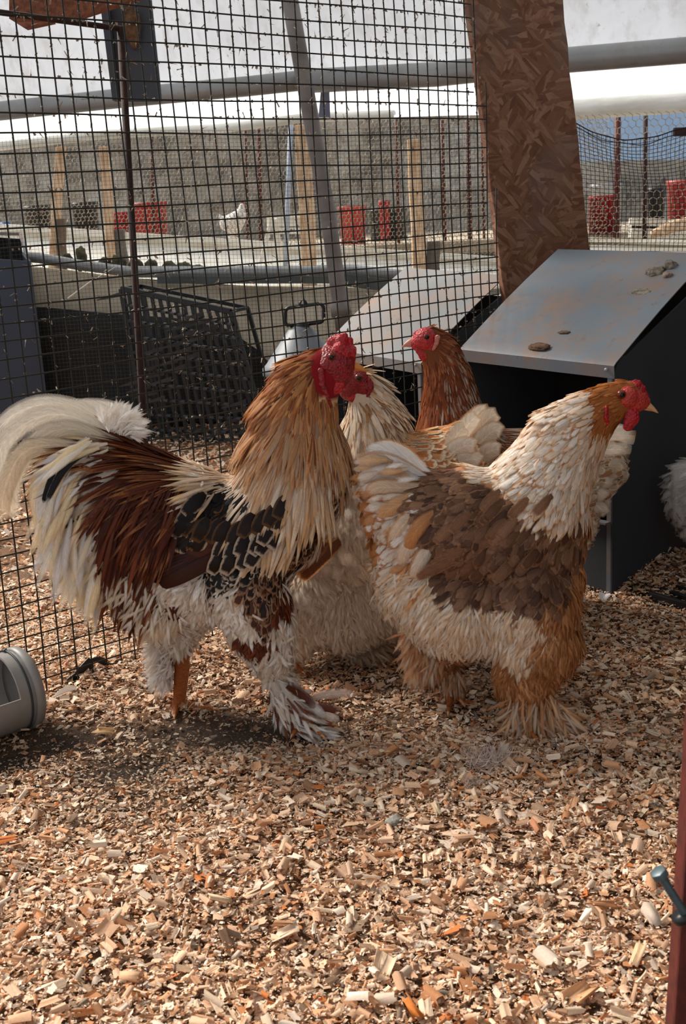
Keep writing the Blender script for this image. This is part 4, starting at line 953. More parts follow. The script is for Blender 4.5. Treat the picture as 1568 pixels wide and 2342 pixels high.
    def strips(s, name, Pw, t, side, Nn, L0, W0, ci, co, K, shape, bend, thin3=True, droop=0.0, parent=None, stuff=True):
        m = len(Pw); v = np.linspace(0, 1, K+1); prof = np.maximum(np.sin(np.pi*np.clip(v*(1-.5*shape)+.5*shape*v**.8+.02, 0, .985))**.7*(1-.0*v), .05)
        prof = np.where(v < .5, np.interp(v, [0, .5], [.35, 1]), prof if shape > .7 else np.sqrt(np.clip(1-((v-.5)/.5)**(2+2*(1-shape)), .02, 1)))
        cen = Pw[:, None]+t[:, None]*(L0[:, None]*v)[..., None]-Nn[:, None]*(L0*bend)[:, None, None]*(v**2)[None, :, None]+Nn[:, None]*.0008
        w = (W0[:, None]*prof)[..., None]*side[:, None]*.5
        if thin3:
            V = np.stack([cen-w-Nn[:, None]*W0[:, None, None]*.12, cen, cen+w-Nn[:, None]*W0[:, None, None]*.12], 2); nu = 3
        else: V = np.stack([cen-w, cen+w], 2); nu = 2
        uv = np.zeros((m, K+1, nu, 2)); uv[..., 0] = np.linspace(0, 1, nu); uv[..., 1] = v[None, :, None]
        b = (np.arange(m)*(K+1)*nu)[:, None, None]; i = np.arange(K)[None, :, None]*nu; j = np.arange(nu-1)[None, None]
        q = b+i+j; Fc = np.stack([q, q+1, q+nu+1, q+nu], -1).reshape(-1, 4)
        rep = (K+1)*nu
        me = mesh_np(name, V.reshape(-1, 3)-s.G, Fc, 4, uv=uv.reshape(-1, 2), cols={'cin': np.repeat(ci, rep, 0), 'cout': np.repeat(co, rep, 0)}, smooth=True)
        o = link(name, me, parent or s.root, MF)
        if stuff: o['kind'] = 'stuff'
        return o
    def quill(s, name, pts, w, ci, co, K=12, lace=2.0, fray=.5, parent=None, cup=.15, wn=None, smooth=True, nrm=None, tipw=.12, label=None):
        """one large feather along control points (px,py,lateral m)"""
        c = np.array([s.L(s.P(x, y, l)) for x, y, l in pts]); n = len(c)
        u = np.linspace(0, n-1, K+1); out = []
        for q in u:     # Catmull-Rom
            i = min(int(q), n-2); f = q-i; p0, p1, p2, p3 = c[max(i-1, 0)], c[i], c[i+1], c[min(i+2, n-1)]
            out.append(.5*((2*p1)+(-p0+p2)*f+(2*p0-5*p1+4*p2-p3)*f*f+(-p0+3*p1-3*p2+p3)*f**3))
        c = np.array(out); T_ = unit(np.gradient(c, axis=0)); nn = s.n if nrm is None else nrm
        sd = unit(np.cross(T_, nn)); nb = unit(np.cross(sd, T_)); v = np.linspace(0, 1, K+1)
        wv = w*s.mpp*np.where(v < .35, np.interp(v, [0, .35], [.4, 1]), np.clip(np.sqrt(np.clip(1-((v-.35)/.66)**3.0, 0, 1)), tipw, 1))
        U = np.linspace(-1, 1, 5); V = c[:, None]+sd[:, None]*(wv[:, None]*U[None]/2)[..., None]-nb[:, None]*((U**2)[None]*wv[:, None]*cup)[..., None]
        uv = np.zeros((K+1, 5, 2)); uv[..., 0] = (U+1)/2; uv[..., 1] = v[:, None]
        i = np.arange(K)[:, None]*5; j = np.arange(4)[None]; q = i+j; Fc = np.stack([q, q+1, q+6, q+5], -1).reshape(-1, 4); m = (K+1)*5
        A_ = np.tile([*lin(ci), fray], (m, 1)); B_ = np.tile([*lin(co), lace], (m, 1))
        o = link(name, mesh_np(name, V.reshape(-1, 3), Fc, 4, uv=uv.reshape(-1, 2), cols={'cin': A_, 'cout': B_}, smooth=True), parent or s.root, MF)
        if label: o['label'] = label
        return o
    def lump(s, name, chains, mat, vox=.0025, parent=None, label=None, sm=4):
        mb = MB()
        for c in chains: s.balls(mb, c, 2, .6)
        o = link(name, remesh(mb, vox, sm), parent or s.root, mat)
        if label: o['label'] = label
        return o
    def eye(s, x, y, l, r):
        for sg in (1, -1):
            C_ = s.L(s.P(x, y, l)) if sg > 0 else s.L(s.P(x, y, l)-2*l*s.n)
            mb = MB(); V, F_ = ico(3); mb.add(C_+V*r*s.mpp, F_, True); e = mb.build('eye', MIRIS, s.root)
            mb = MB(); mb.add(C_+s.n*sg*r*s.mpp*.42+V*r*s.mpp*.68, F_, True); mb.build('pupil', MPUP, e)
    def beak(s, base, tip, r, mat, l=0.0, open_=.0):
        """two horny mandibles, base and tip in px"""
        bx, by = base; tx, ty = tip; 
        for nm_, oy, ry, tl in (('upper_beak', -.18, .62, 1.0), ('lower_beak', .42, .36, .82)):
            mb = MB(); V = []; K = 9; n = 12
            for i in range(K):
                f = i/(K-1); x = bx+(tx-bx)*f*tl; y = by+(ty-by)*f*tl+oy*r*(1-f*.6)+(r*.35*f**3 if nm_ == 'upper_beak' else 0)
                rr = r*ry*(1-f**1.7)**.8+.6; C_ = s.L(s.P(x, y, l)); 
                for k in range(n):
                    an = 6.283*k/n; V.append(C_+s.up*math.sin(an)*rr*s.mpp+s.n*math.cos(an)*rr*s.mpp*.8)
            mb.add(V, [(i*n+k, i*n+(k+1) % n, (i+1)*n+(k+1) % n, (i+1)*n+k) for i in range(K-1) for k in range(n)]+[tuple(range(n))], True); mb.build(nm_, mat, s.root, True)
    def foot(s, ax_, ay_, l, toes, r, shank=None, name='leg', zfloor=.012):
        """shank chain + separate clawed toes; ax_,ay_ px ankle"""
        mb = MB(); 
        if shank: s.balls(mb, [(x, y, rr, ll, 1) for x, y, rr, ll in shank], 2, .5)
        for tx, ty, tl_, tr_ in toes:
            P0 = s.L(s.P(ax_, ay_, l)); P1 = s.L(s.P(tx, ty, tl_)); K = 6; V, F_ = ico(2)
            for i in range(K*2+1):
                f = i/(K*2); C_ = P0*(1-f)+P1*f; C_ = C_.copy(); C_[2] = max(C_[2]*(1-f)**1.5, 0)+zfloor*(.9+.25*math.sin(f*9)); mb.add(C_+V*tr_*s.mpp*(1.05-.45*f)*(1+.12*math.sin(f*18)), F_, True)
        o = link(name, remesh(mb, .0022, 3), s.root, MLEG)
        for tx, ty, tl_, tr_ in toes:
            P0 = s.L(s.P(ax_, ay_, l)); P1 = s.L(s.P(tx, ty, tl_)); d = unit((P1-P0)*[1, 1, 0]); P1 = P1.copy(); P1[2] = zfloor*1.1
            mb = MB(); mb.tube([P1-d*.002, P1+d*.005+[0, 0, .001], P1+d*.010-[0, 0, .003]], [.0028, .0020, .0005], 7); mb.build('claw', MBEAK, o)
        return o
def pal(cols, m, amt=.12, w=None):
    c = lin(np.array(cols))[rng.choice(len(cols), m, p=w)] if len(cols) > 1 else np.tile(lin(cols[0]), (m, 1))
    return c*(1+amt*rng.normal(size=(m, 1))).clip(.6, 1.4)
def st(ci, co, th, fray=.35, amt=.12):
    def f(x, y, l, m): return np.concatenate([pal(ci, m, amt), np.full((m, 1), fray)], 1), np.concatenate([pal(co, m, amt), np.full((m, 1), th)], 1)
    return f

def tuft(B, name, n, area, L_, W_, cols, flow, lat=.08, fray=.7, K=5, jit=.12, bendk=.3, th=3.0, dark=None, shape=.9):
    xs_ = np.array(area, float); pts = []
    while len(pts) < n:
        x = xs_[:, 0].min()+rng.random(400)*np.ptp(xs_[:, 0]); y = xs_[:, 1].min()+rng.random(400)*np.ptp(xs_[:, 1]); k = inpoly(x, y, area); pts += list(zip(x[k], y[k]))
    pts = np.array(pts[:n]); l = (rng.random(n)*2-1)*lat; Pw = np.array([B.P(x, y, ll) for (x, y), ll in zip(pts, l)])
    d = B.flow(pts, flow)+rng.normal(size=(n, 3))*jit; t = unit(d+B.n*(l/max(lat, 1e-6)*.25)[:, None]); nn = unit(np.sign(l+1e-6)[:, None]*B.n+B.up*.5-0); nn = unit(nn-(nn*t).sum(1)[:, None]*t); sd = np.cross(nn, t)
    s_ = 1+.25*rng.normal(size=n).clip(-2, 2); ci = np.concatenate([pal(cols, n, .06), np.full((n, 1), fray)], 1); co = np.concatenate([pal(dark or cols, n, .06), np.full((n, 1), th)], 1)
    return B.strips(name, Pw, t, sd, nn, L_*s_, W_*s_, ci, co, K, shape, np.full(n, bendk))

# ============ rooster
R = Bird('rooster', 'large rooster with cream hackle, mahogany saddle and dark laced wing, walking right', (560, 1645))
HK = [(596, 838), (640, 800), (700, 775), (725, 840), (735, 905), (775, 905), (792, 960), (790, 1010), (756, 1060), (726, 1130), (690, 1190), (640, 1190), (560, 1130), (490, 1105), (435, 1030), (520, 970), (560, 890)]
SAD = [(470, 1000), (445, 1085), (425, 1180), (395, 1260), (345, 1320), (290, 1340), (245, 1290), (225, 1160), (175, 1090), (195, 1000), (260, 980), (340, 1000)]
BRST = [(795, 1000), (785, 1080), (770, 1150), (740, 1200), (700, 1270), (640, 1310), (625, 1400), (595, 1400), (560, 1310), (570, 1240), (620, 1200), (700, 1170), (750, 1080), (768, 1010)]
WNG = [(440, 1080), (560, 1110), (650, 1170), (640, 1230), (560, 1290), (500, 1310), (420, 1230), (395, 1180)]
def rcol(x, y, V):
    c = np.tile(lin((205, 190, 172)), (len(x), 1)); c[inpoly(x, y, SAD)] = lin((84, 38, 18)); c[inpoly(x, y, HK)] = lin((196, 160, 118)); c[inpoly(x, y, BRST)] = lin((70, 42, 30)); c[inpoly(x, y, WNG)] = lin((24, 18, 14))
    up_ = (y < 905) & (x > 560); c[up_] = lin((130, 70, 36)); f = ((x-768)/62)**2+((y-845)/62)**2 < 1; c[f] = lin((130, 10, 20)); return c
chR = [[(770, 832, 44, 0, .72), (745, 842, 50, 0, .75), (705, 880, 70, 0, .72), (678, 950, 92, 0, .74), (674, 1030, 113, 0, .78), (664, 1110, 122, 0, .86), (610, 1190, 128, 0, .9), (540, 1220, 130, 0, .92), (450, 1200, 130, 0, .9), (370, 1170, 125, 0, .85), (300, 1120, 105, 0, .75), (240, 1080, 75, 0, .65)],
       [(610, 1190, 120, 0, .9), (600, 1290, 70, 0, 1), (520, 1330, 95, 0, 1.05), (430, 1320, 105, 0, 1), (350, 1270, 100, 0, .9), (290, 1200, 90, 0, .75)],
       [(560, 1330, 85, .055, .8), (590, 1420, 74, .06, .8), (618, 1490, 48, .06, .9), (632, 1540, 26, .06, 1), (660, 1590, 26, .06, 1), (690, 1622, 26, .06, 1)],
       [(440, 1350, 85, -.05, .8), (400, 1420, 62, -.055, .8), (392, 1470, 44, -.055, .9), (405, 1510, 20, -.055, 1)]]
R.body(chR, .007, rcol)
CT = [(780, 900, 0, 1), (700, 800, -.9, .35), (640, 860, -.75, .7), (720, 900, -.1, 1), (600, 930, -.75, .75), (700, 1000, -.1, 1), (620, 1030, -.35, 1), (540, 1020, -.8, .7), (640, 1130, -.15, 1), (760, 1040, 0, 1),
      (470, 1050, -.9, .5), (400, 1040, -1, .25), (320, 1020, -1, .25), (250, 1020, -1, .4), (420, 1150, -.35, 1), (340, 1150, -.5, 1), (280, 1200, -.35, 1), (360, 1260, -.25, 1), (230, 1120, -.8, .7), (300, 1080, -.85, .6),
      (600, 1200, -.6, .8), (520, 1200, -.8, .7), (480, 1240, -.8, .6), (690, 1180, -.5, .9), (650, 1260, -.5, 1), (740, 1130, -.2, 1), (600, 1340, -.1, 1), (450, 1320, -.5, .9), (350, 1340, -.5, .9), (540, 1400, -.1, 1), (420, 1440, 0, 1), (640, 1450, 0, 1), (640, 1560, .5, 1), (690, 1620, .8, .6)]
face = lambda x, y: ((x-776)/60)**2+((y-848)/66)**2 < 1
def j(x, y, a=14): return jag2(x, y, .03, a, 3)
tHK = lambda x, y, l, N_: inpoly(x+j(x, y), y, HK) & ~face(x, y)
tHead = lambda x, y, l, N_: (y < 960) & (x > 560) & ~face(x, y) & (inpoly(x, y, [(560, 980), (600, 820), (700, 740), (800, 760), (800, 800), (740, 960)]))
tSAD = lambda x, y, l, N_: inpoly(x+j(x, y), y, SAD)
tBR = lambda x, y, l, N_: inpoly(x+j(x, y), y+j(y, x), BRST) | ((N_@R.a > .55) & (y > 1040) & (y < 1330) & (x > 600))
tW = lambda x, y, l, N_: inpoly(x+j(x, y), y+j(y, x), WNG)
tWH = lambda x, y, l, N_: ~(inpoly(x, y, HK) | inpoly(x, y, SAD) | inpoly(x, y, WNG) | inpoly(x, y, BRST) | (y < 960)) & ~((y > 1500) & (x < 500))
def whiteR(x, y, l, m):
    c = pal([(236, 226, 214), (226, 210, 192), (244, 238, 230), (214, 194, 172)], m, .06); low = y > 1290
    sp = vnoise(x*.9+l*300, y*.55, .045, 9)*vnoise(x+l*500, y, .02, 12); br_ = low & (sp > .5) & (x > 330); c[br_] = pal([(120, 62, 36), (96, 46, 28)], int(br_.sum()))
    co = c.copy(); return np.concatenate([c, np.full((m, 1), .55)], 1), np.concatenate([co, np.full((m, 1), 3.)], 1)
R.plumage('body_down', 30000, tWH, CT, .030, .0060, .35, whiteR, K=3, jit=.35, shape=.6)
R.plumage('breast_feathers', 9000, tBR, CT, .024, .013, .22, st([(34, 20, 15), (52, 28, 20), (84, 46, 30)], [(176, 140, 110), (150, 112, 84)], .62, .25), K=4, jit=.12, shape=.3)
R.plumage('wing_bow_feathers', 12000, tW, CT, .026, .014, .2, lambda x, y, l, m: (lambda A_, B_: (A_, np.concatenate([np.where((y > 1205+.2*(x-500))[:, None], pal([(190, 172, 152), (150, 130, 110)], m), pal([(40, 28, 16), (110, 74, 34), (22, 16, 12)], m)), np.full((m, 1), .72)], 1)))(*st([(18, 13, 11), (28, 20, 15)], [(0, 0, 0)], .7, .2)(x, y, l, m)), K=4, jit=.15, shape=.3)
R.plumage('saddle_hackle', 9000, tSAD, CT, .095, .0070, .16, st([(78, 30, 12), (98, 42, 16), (58, 22, 10), (112, 54, 22)], [(110, 52, 22), (80, 34, 14), (150, 96, 54)], .55, .4), K=7, jit=.07, shape=1.0, bend=.9)
def hkst(x, y, l, m):
    f = ((y-880)/220).clip(0, 1)[:, None]; top_ = pal([(140, 76, 34), (168, 100, 50), (190, 128, 74)], m); low = pal([(236, 208, 170), (226, 190, 146), (240, 222, 196), (218, 176, 128)], m, .08)
    e = top_*(1-f)+low*f; cen = pal([(150, 76, 30), (182, 110, 54), (206, 150, 96)], m); back = ((x < 640) | (rng.random(m) < .5))[:, None]
    cen = np.where(back, cen, e*.92); f2 = np.clip((y-1010)/90, 0, 1)[:, None]; cen = cen*(1-f2*.75)+pal([(226, 216, 204)], m)*f2*.75
    return np.concatenate([cen, np.full((m, 1), .4)], 1), np.concatenate([e, np.full((m, 1), .42)], 1)
R.plumage('neck_hackle', 15000, tHK, CT, lambda x, y: .035+.045*((y-850)/200).clip(0, 1), .0072, .15, hkst, K=6, jit=.08, shape=1.0, bend=.8)
R.plumage('head_feathers', 4200, tHead, CT, .022, .006, .12, lambda x, y, l, m: (np.concatenate([pal([(110, 52, 24), (140, 72, 34), (90, 40, 20)], m), np.full((m, 1), .3)], 1), np.concatenate([np.where(((y > 815) & (x < 700))[:, None] & (rng.random((m, 1)) < .5), pal([(206, 158, 112)], m), pal([(150, 84, 42), (120, 62, 30)], m)), np.full((m, 1), .55)], 1)), K=4, jit=.1, shape=.9)
tuft(R, 'saddle_drape', 1000, [(235, 1130), (300, 1110), (415, 1110), (405, 1200), (330, 1240), (250, 1230)], .085, .0065, [(84, 34, 14), (104, 46, 18), (62, 24, 10), (126, 62, 28)], CT, .1, .4, 6, .04, dark=[(110, 52, 22), (84, 38, 16)], th=.6)
# folded wing: dark flight feathers
wing = empty('wing', R.G); wing.parent = R.root; wing.location = (0, 0, 0)
def onskin(B, pts, off): return [(x, y, B.surf(x, y)+o) for (x, y), o in zip(pts, off)]
for k in range(9):
    f = k/8; R.quill('flight_feather', onskin(R, [(590-60*f, 1190+66*f), (490-30*f, 1238+56*f), (400+2*f, 1262+62*f), (338+14*f, 1268+76*f)], (.004, .010+.001*k, .012+.001*k, .010)), 34, (66, 30, 18) if k % 3 else (84, 40, 24), (40, 18, 12), lace=.86, fray=.1, parent=wing, tipw=.35, cup=.05)
for r_ in range(3):
    for k in range(9):
        f = k/8; x = 420+(640-420)*f-8*r_; y = 1215+34*r_+42*math.sin(f*2.9)-46*f
        x += rng.normal(0, 4); y += rng.normal(0, 4)
        R.quill('wing_covert', onskin(R, [(x+24, y-44), (x+10, y-18), (x-6, y+10)], (.004, .011, .013)), 34, (34, 22, 15), (188, 166, 144) if r_ > 0 else (92, 62, 34), K=7, lace=.74, fray=.1, parent=wing, tipw=.6, cup=.06)
for k in range(6):
    x, y = [(425, 1165), (412, 1190), (398, 1215), (384, 1242), (368, 1268), (352, 1296)][k]; R.quill('wing_covert', onskin(R, [(x+44, y-36), (x+20, y-14), (x-6, y+12)], (.008, .013, .015)), 36, (20, 14, 12), (158, 138, 120), K=8, lace=.82, fray=.1, parent=wing, tipw=.6, cup=.06)
# tail: sickles and coverts
TS = [([(300, 1010), (210, 950), (110, 925), (30, 950), (-30, 1010)], 46, 0, (240, 228, 210)), ([(290, 1030), (200, 965), (100, 950), (10, 1010), (-10, 1100), (4, 1140)], 46, .02, (236, 224, 204)),
      ([(290, 1040), (190, 985), (110, 990), (50, 1050), (22, 1120), (28, 1170), (40, 1160)], 48, .035, (232, 216, 190)), ([(280, 1040), (200, 1000), (130, 1040), (90, 1110), (95, 1190), (130, 1260)], 54, .03, (236, 206, 160)),
      ([(280, 1050), (220, 1030), (150, 1060), (110, 1130), (100, 1180), (110, 1210)], 50, .05, (222, 216, 210)), ([(270, 1050), (215, 1050), (165, 1110), (130, 1190), (140, 1260), (165, 1270)], 54, .055, (234, 210, 172)),
      ([(285, 1060), (230, 1070), (185, 1120), (160, 1190), (165, 1250), (180, 1290)], 50, .065, (226, 220, 212)), ([(290, 1070), (250, 1085), (210, 1130), (185, 1200), (190, 1270)], 50, .075, (216, 204, 190)),
      ([(320, 1020), (260, 960), (190, 935), (120, 945), (60, 985)], 44, -.03, (240, 230, 214)), ([(320, 1010), (270, 945), (200, 930), (150, 940)], 40, -.045, (244, 236, 224)),
      ([(260, 1075), (180, 1100), (140, 1160), (150, 1240), (190, 1310)], 52, .02, (230, 200, 156)), ([(270, 1090), (220, 1150), (200, 1220), (215, 1290), (240, 1330)], 52, .06, (222, 206, 186)),
      ([(300, 1080), (270, 1120), (235, 1180), (225, 1250), (240, 1310)], 46, .078, (228, 214, 198)), ([(260, 1060), (150, 1020), (60, 1030), (20, 1090), (5, 1150), (10, 1190)], 44, .045, (228, 206, 176)),
      ([(280, 1060), (170, 1050), (110, 1090), (90, 1150), (120, 1230), (150, 1270)], 50, .04, (238, 218, 186)), ([(260, 1100), (230, 1180), (230, 1260), (260, 1330)], 50, .05, (214, 196, 176))]
for i, (pp, w_, lat, c_) in enumerate(TS):
    n_ = len(pp); R.quill('tail_feather', [(x, y, lat*(.6+.4*math.sin(math.pi*k/(n_-1)))+.01*math.sin(i*1.7)*k/n_) for k, (x, y) in enumerate(pp)], w_, c_, tuple(int(v*.93) for v in c_), K=16, lace=.8, fray=.45, tipw=.1)
R.quill('tail_feather', [(215, 1030, .07), (170, 1050, .08), (135, 1090, .08), (105, 1150, .078)], 18, (24, 24, 28), (150, 150, 150), K=10, lace=.9, fray=.3, label='black edged tail feather')
R.quill('tail_feather', [(126, 1075, .072), (112, 1110, .074), (98, 1150, .07)], 16, (20, 20, 22), (60, 56, 52), K=8, lace=.9, fray=.3, label='small black tail feather')
# soft tail coverts and a white fluff crest at the tail root
TB = [(255, 1015), (200, 1000), (150, 1050), (125, 1120), (155, 1220), (205, 1290), (245, 1300), (235, 1180), (215, 1090)]
FT = [(300, 1020, -.8, -.3), (200, 1010, -1, .3), (150, 1100, -.5, 1), (200, 1200, -.3, 1), (280, 1250, -.4, 1), (250, 1100, -.7, .8)]
tuft(R, 'tail_coverts', 900, TB, .085, .012, [(236, 224, 206), (228, 210, 184), (214, 208, 204), (236, 212, 170)], FT, .075, .6, 6)
tuft(R, 'tail_root_fluff', 700, [(225, 960), (262, 948), (292, 955), (310, 980), (308, 1005), (250, 990)], .022, .005, [(244, 238, 230), (236, 226, 214)], [(250, 960, .4, -.8), (310, 990, .9, -.3), (200, 960, -.6, -.6)], .05, .8, 3, .4)
tuft(R, 'rump_fluff', 2600, [(230, 1180), (250, 1290), (300, 1370), (360, 1420), (420, 1400), (330, 1300), (280, 1200)], .045, .007, [(232, 214, 190), (222, 198, 170), (240, 228, 212)], [(250, 1250, -.7, .8), (330, 1380, -.5, .9)], .07, .8, 3, .35)
# legs, toes, foot feathers
R.foot(404, 1622, -.055, [(402, 1668, .0, 9), (492, 1640, -.02, 9), (470, 1600, -.10, 8), (384, 1630, -.08, 6)], 9, [(412, 1460, 24, -.052), (416, 1530, 19, -.05), (410, 1600, 16, -.052), (404, 1630, 16, -.055)])
R.foot(690, 1625, .06, [(668, 1662, .10, 9), (760, 1640, .07, 9), (735, 1665, .11, 8)], 9, [(640, 1540, 15, .06), (665, 1590, 13, .06), (690, 1625, 14, .06)])
FW = [(236, 224, 212), (222, 204, 188), (240, 234, 228)]
tuft(R, 'hock_fluff', 900, [(345, 1500), (384, 1485), (388, 1580), (368, 1590), (345, 1565)], .026, .005, FW, [(370, 1540, -.6, .8), (345, 1500, -1, .3)], .03, .85, 3, .4).location = tuple(-R.n*.05)
tuft(R, 'foot_feathers', 800, [(615, 1530), (660, 1540), (700, 1610), (740, 1640), (700, 1650), (640, 1620)], .036, .006, FW+[(120, 66, 42)], [(640, 1570, .4, 1), (700, 1600, .9, .5), (720, 1630, 1, .2)], .03, .5, 4, .3).location = tuple(R.n*.06)
for k, (x, y, x2, y2, c_) in enumerate([(700, 1600, 812, 1588, (222, 196, 178)), (715, 1630, 775, 1650, (226, 206, 190)), (700, 1620, 785, 1632, (110, 62, 46)), (680, 1600, 742, 1640, (230, 222, 214)), (640, 1560, 690, 1640, (232, 224, 216)), (625, 1560, 650, 1640, (228, 216, 204)), (655, 1570, 720, 1620, (96, 54, 40))]):
    R.quill('foot_feather', [(x, y, .07+.004*k), ((x+x2)/2, (y+y2)/2-6, .085), (x2, y2, .09)], 26, c_, c_, K=8, fray=.6)
# head
R.lump('comb', [[(776+dx, 798+dy, r_, ll, .8)] for dx, dy, r_, ll in ((0, 0, 22, 0), (-14, -14, 15, .0), (4, -20, 14, .004), (18, -10, 14, -.004), (26, 8, 13, .004), (14, 16, 16, 0), (28, 22, 10, 0), (-6, -26, 9, 0), (12, -30, 8, .003), (24, -20, 8, -.003), (-22, -10, 8, 0), (33, 0, 7, 0), (0, 2, 16, .012), (10, 12, 14, .012))], MRED, .002)
R.lump('face', [[(762, 834, 46, 0, .88), (768, 850, 40, 0, .88)], [(745, 835, 18, .018, 1)], [(745, 835, 18, -.018, 1)]], MREDD, .003)
for sg in (1, -1):
    R.lump('wattle', [[(764, 862, 18, .014*sg, .4), (768, 882, 19, .018*sg, .3), (756, 896, 13, .018*sg, .3)]], MRED, .0018)
    R.lump('earlobe', [[(733, 848, 8, .030*sg, .6), (736, 880, 8, .032*sg, .5), (748, 905, 6, .03*sg, .5), (756, 930, 5, .026*sg, .5)]], MREDD, .0018)
R.eye(758, 816, .024, 9)
R.beak((798, 834), (840, 846), 15, MBEAKY)

# ============ main hen
H = Bird('hen', 'front hen facing right with white neck, brown wing and tan fluff, stands before the others', (1130, 1640), 0.0)
NK = [(1085, 1075), (1140, 1020), (1200, 960), (1260, 915), (1330, 880), (1390, 870), (1400, 930), (1420, 985), (1385, 1030), (1360, 1120), (1345, 1170), (1290, 1170), (1235, 1170), (1160, 1110)]
BK = [(935, 1080), (990, 1065), (1060, 1075), (1130, 1110), (1235, 1160), (1310, 1175), (1320, 1240), (1270, 1310), (1180, 1335), (1060, 1330), (980, 1300), (955, 1230), (965, 1160)]
TLp = [(795, 1060), (820, 1020), (900, 1030), (960, 1075), (970, 1160), (960, 1240), (985, 1320), (900, 1330), (860, 1230), (850, 1120)]
def hcol(x, y, V):
    c = np.tile(lin((170, 120, 84)), (len(x), 1)); c[inpoly(x, y, TLp)] = lin((214, 176, 140)); c[inpoly(x, y, BK)] = lin((86, 56, 40)); c[inpoly(x, y, NK)] = lin((214, 190, 166))
    c[(x > 1330) & (y < 1000)] = lin((150, 84, 40)); return c
chH = [[(1432, 908, 40, 0, .68), (1405, 915, 44, 0, .72), (1355, 950, 60, 0, .75), (1300, 1000, 82, 0, .8), (1260, 1070, 98, 0, .9), (1215, 1150, 122, 0, 1.0), (1150, 1200, 135, 0, 1.0), (1070, 1200, 135, 0, 1.0), (990, 1190, 115, 0, .95), (930, 1160, 90, 0, .85), (890, 1110, 55, 0, .8)],
       [(1240, 1180, 105, 0, 1), (1230, 1300, 98, 0, 1.1), (1150, 1370, 125, 0, 1.1), (1050, 1370, 130, 0, 1.1), (960, 1330, 95, 0, 1), (940, 1240, 85, 0, .9)],
       [(1210, 1380, 104, .05, .9), (1222, 1460, 98, .055, .85), (1205, 1530, 72, .06, .85), (1195, 1590, 42, .06, .9), (1190, 1615, 26, .06, 1)],
       [(1010, 1430, 80, -.05, .8), (1000, 1480, 62, -.055, .8), (990, 1520, 36, -.055, .9)]]
H.body(chH, .007, hcol)
CH = [(1400, 900, -.9, .2), (1350, 930, -.85, .5), (1300, 980, -.8, .6), (1380, 1000, -.3, 1), (1330, 1080, -.35, 1), (1250, 1040, -.7, .75), (1170, 1060, -.8, .6), (1260, 1140, -.45, 1), (1350, 1150, -.1, 1), (1200, 1120, -.7, .8),
      (1130, 1150, -.8, .6), (1060, 1130, -.9, .45), (1000, 1100, -1, .25), (1080, 1230, -.7, .8), (1180, 1230, -.6, .9), (1280, 1230, -.3, 1), (980, 1200, -.8, .6), (920, 1100, -.95, -.2), (870, 1060, -1, -.1), (880, 1150, -.85, .45), (900, 1240, -.7, .8), (940, 1310, -.6, .9),
      (1330, 1260, -.05, 1), (1300, 1350, -.1, 1), (1100, 1380, -.25, 1), (950, 1400, -.5, 1), (1200, 1450, -.1, 1), (1290, 1450, -.1, 1), (1200, 1580, .3, 1), (1000, 1480, -.3, 1)]
hface = lambda x, y: ((x-1450)/34)**2+((y-914)/30)**2 < 1
tNK = lambda x, y, l, N_: inpoly(x+j(x, y, 10), y+j(y, x, 10), NK) & ~((x > 1352) & (y < 980))
tHH = lambda x, y, l, N_: (x > 1335) & (y < 1010) & ~hface(x, y)
tBK = lambda x, y, l, N_: inpoly(x+j(x, y, 16), y+j(y, x, 12), BK)
tTL = lambda x, y, l, N_: inpoly(x, y, TLp) | (x < 955) & (y < 1330)
tFL = lambda x, y, l, N_: (y > 1270) & ~inpoly(x, y, BK) & (x < 1330)
tFB = lambda x, y, l, N_: ~inpoly(x, y, BK) & ~inpoly(x, y, NK) & (y <= 1420) & (x > 1150) & (y > 1000)
H.plumage('belly_fluff', 44000, tFL, CH, .034, .0048, .35, lambda x, y, l, m: (lambda c: (np.concatenate([c, np.full((m, 1), .75)], 1), np.concatenate([c*1.05, np.full((m, 1), 3.)], 1)))(
    np.where((vnoise(x, y*.6, .012, 21)*.6+vnoise(x, y, .05, 5)*.25-np.abs(y-1370)*.0019+np.where((x > 1230), -.16, .0) > .24)[:, None], pal([(238, 214, 186), (228, 196, 160), (242, 228, 210)], m, .07), pal([(190, 132, 84), (208, 152, 104), (172, 112, 66)], m, .1))), K=3, jit=.3, shape=.6)
H.plumage('breast_feathers', 6500, tFB, CH, .028, .0135, .2, st([(160, 106, 68), (142, 90, 56), (184, 134, 96)], [(200, 158, 122), (176, 128, 90)], .65, .4), K=4, jit=.15, shape=.4)
H.plumage('rump_feathers', 6500, tTL, CH, .036, .013, .25, lambda x, y, l, m: (lambda c: (np.concatenate([c, np.full((m, 1), .5)], 1), np.concatenate([np.where((rng.random(m) < .5)[:, None], c*.98, pal([(190, 124, 70)], m)), np.full((m, 1), .62)], 1)))(
    np.where((vnoise(x, y, .03, 8)+(1180-y)*.002 > .42)[:, None], pal([(240, 230, 220), (230, 214, 196)], m, .06), pal([(214, 156, 104), (196, 128, 76)], m, .08))), K=4, jit=.22, shape=.5)
H.plumage('back_feathers', 8000, tBK, CH, .034, .0165, .2, lambda x, y, l, m: (np.concatenate([pal([(128, 92, 70), (110, 76, 56), (148, 110, 84), (88, 60, 46)], m), np.full((m, 1), .45)], 1), np.concatenate([pal([(186, 140, 104), (160, 116, 84), (120, 84, 62)], m), np.full((m, 1), .76)], 1)), K=4, jit=.22, shape=.35)
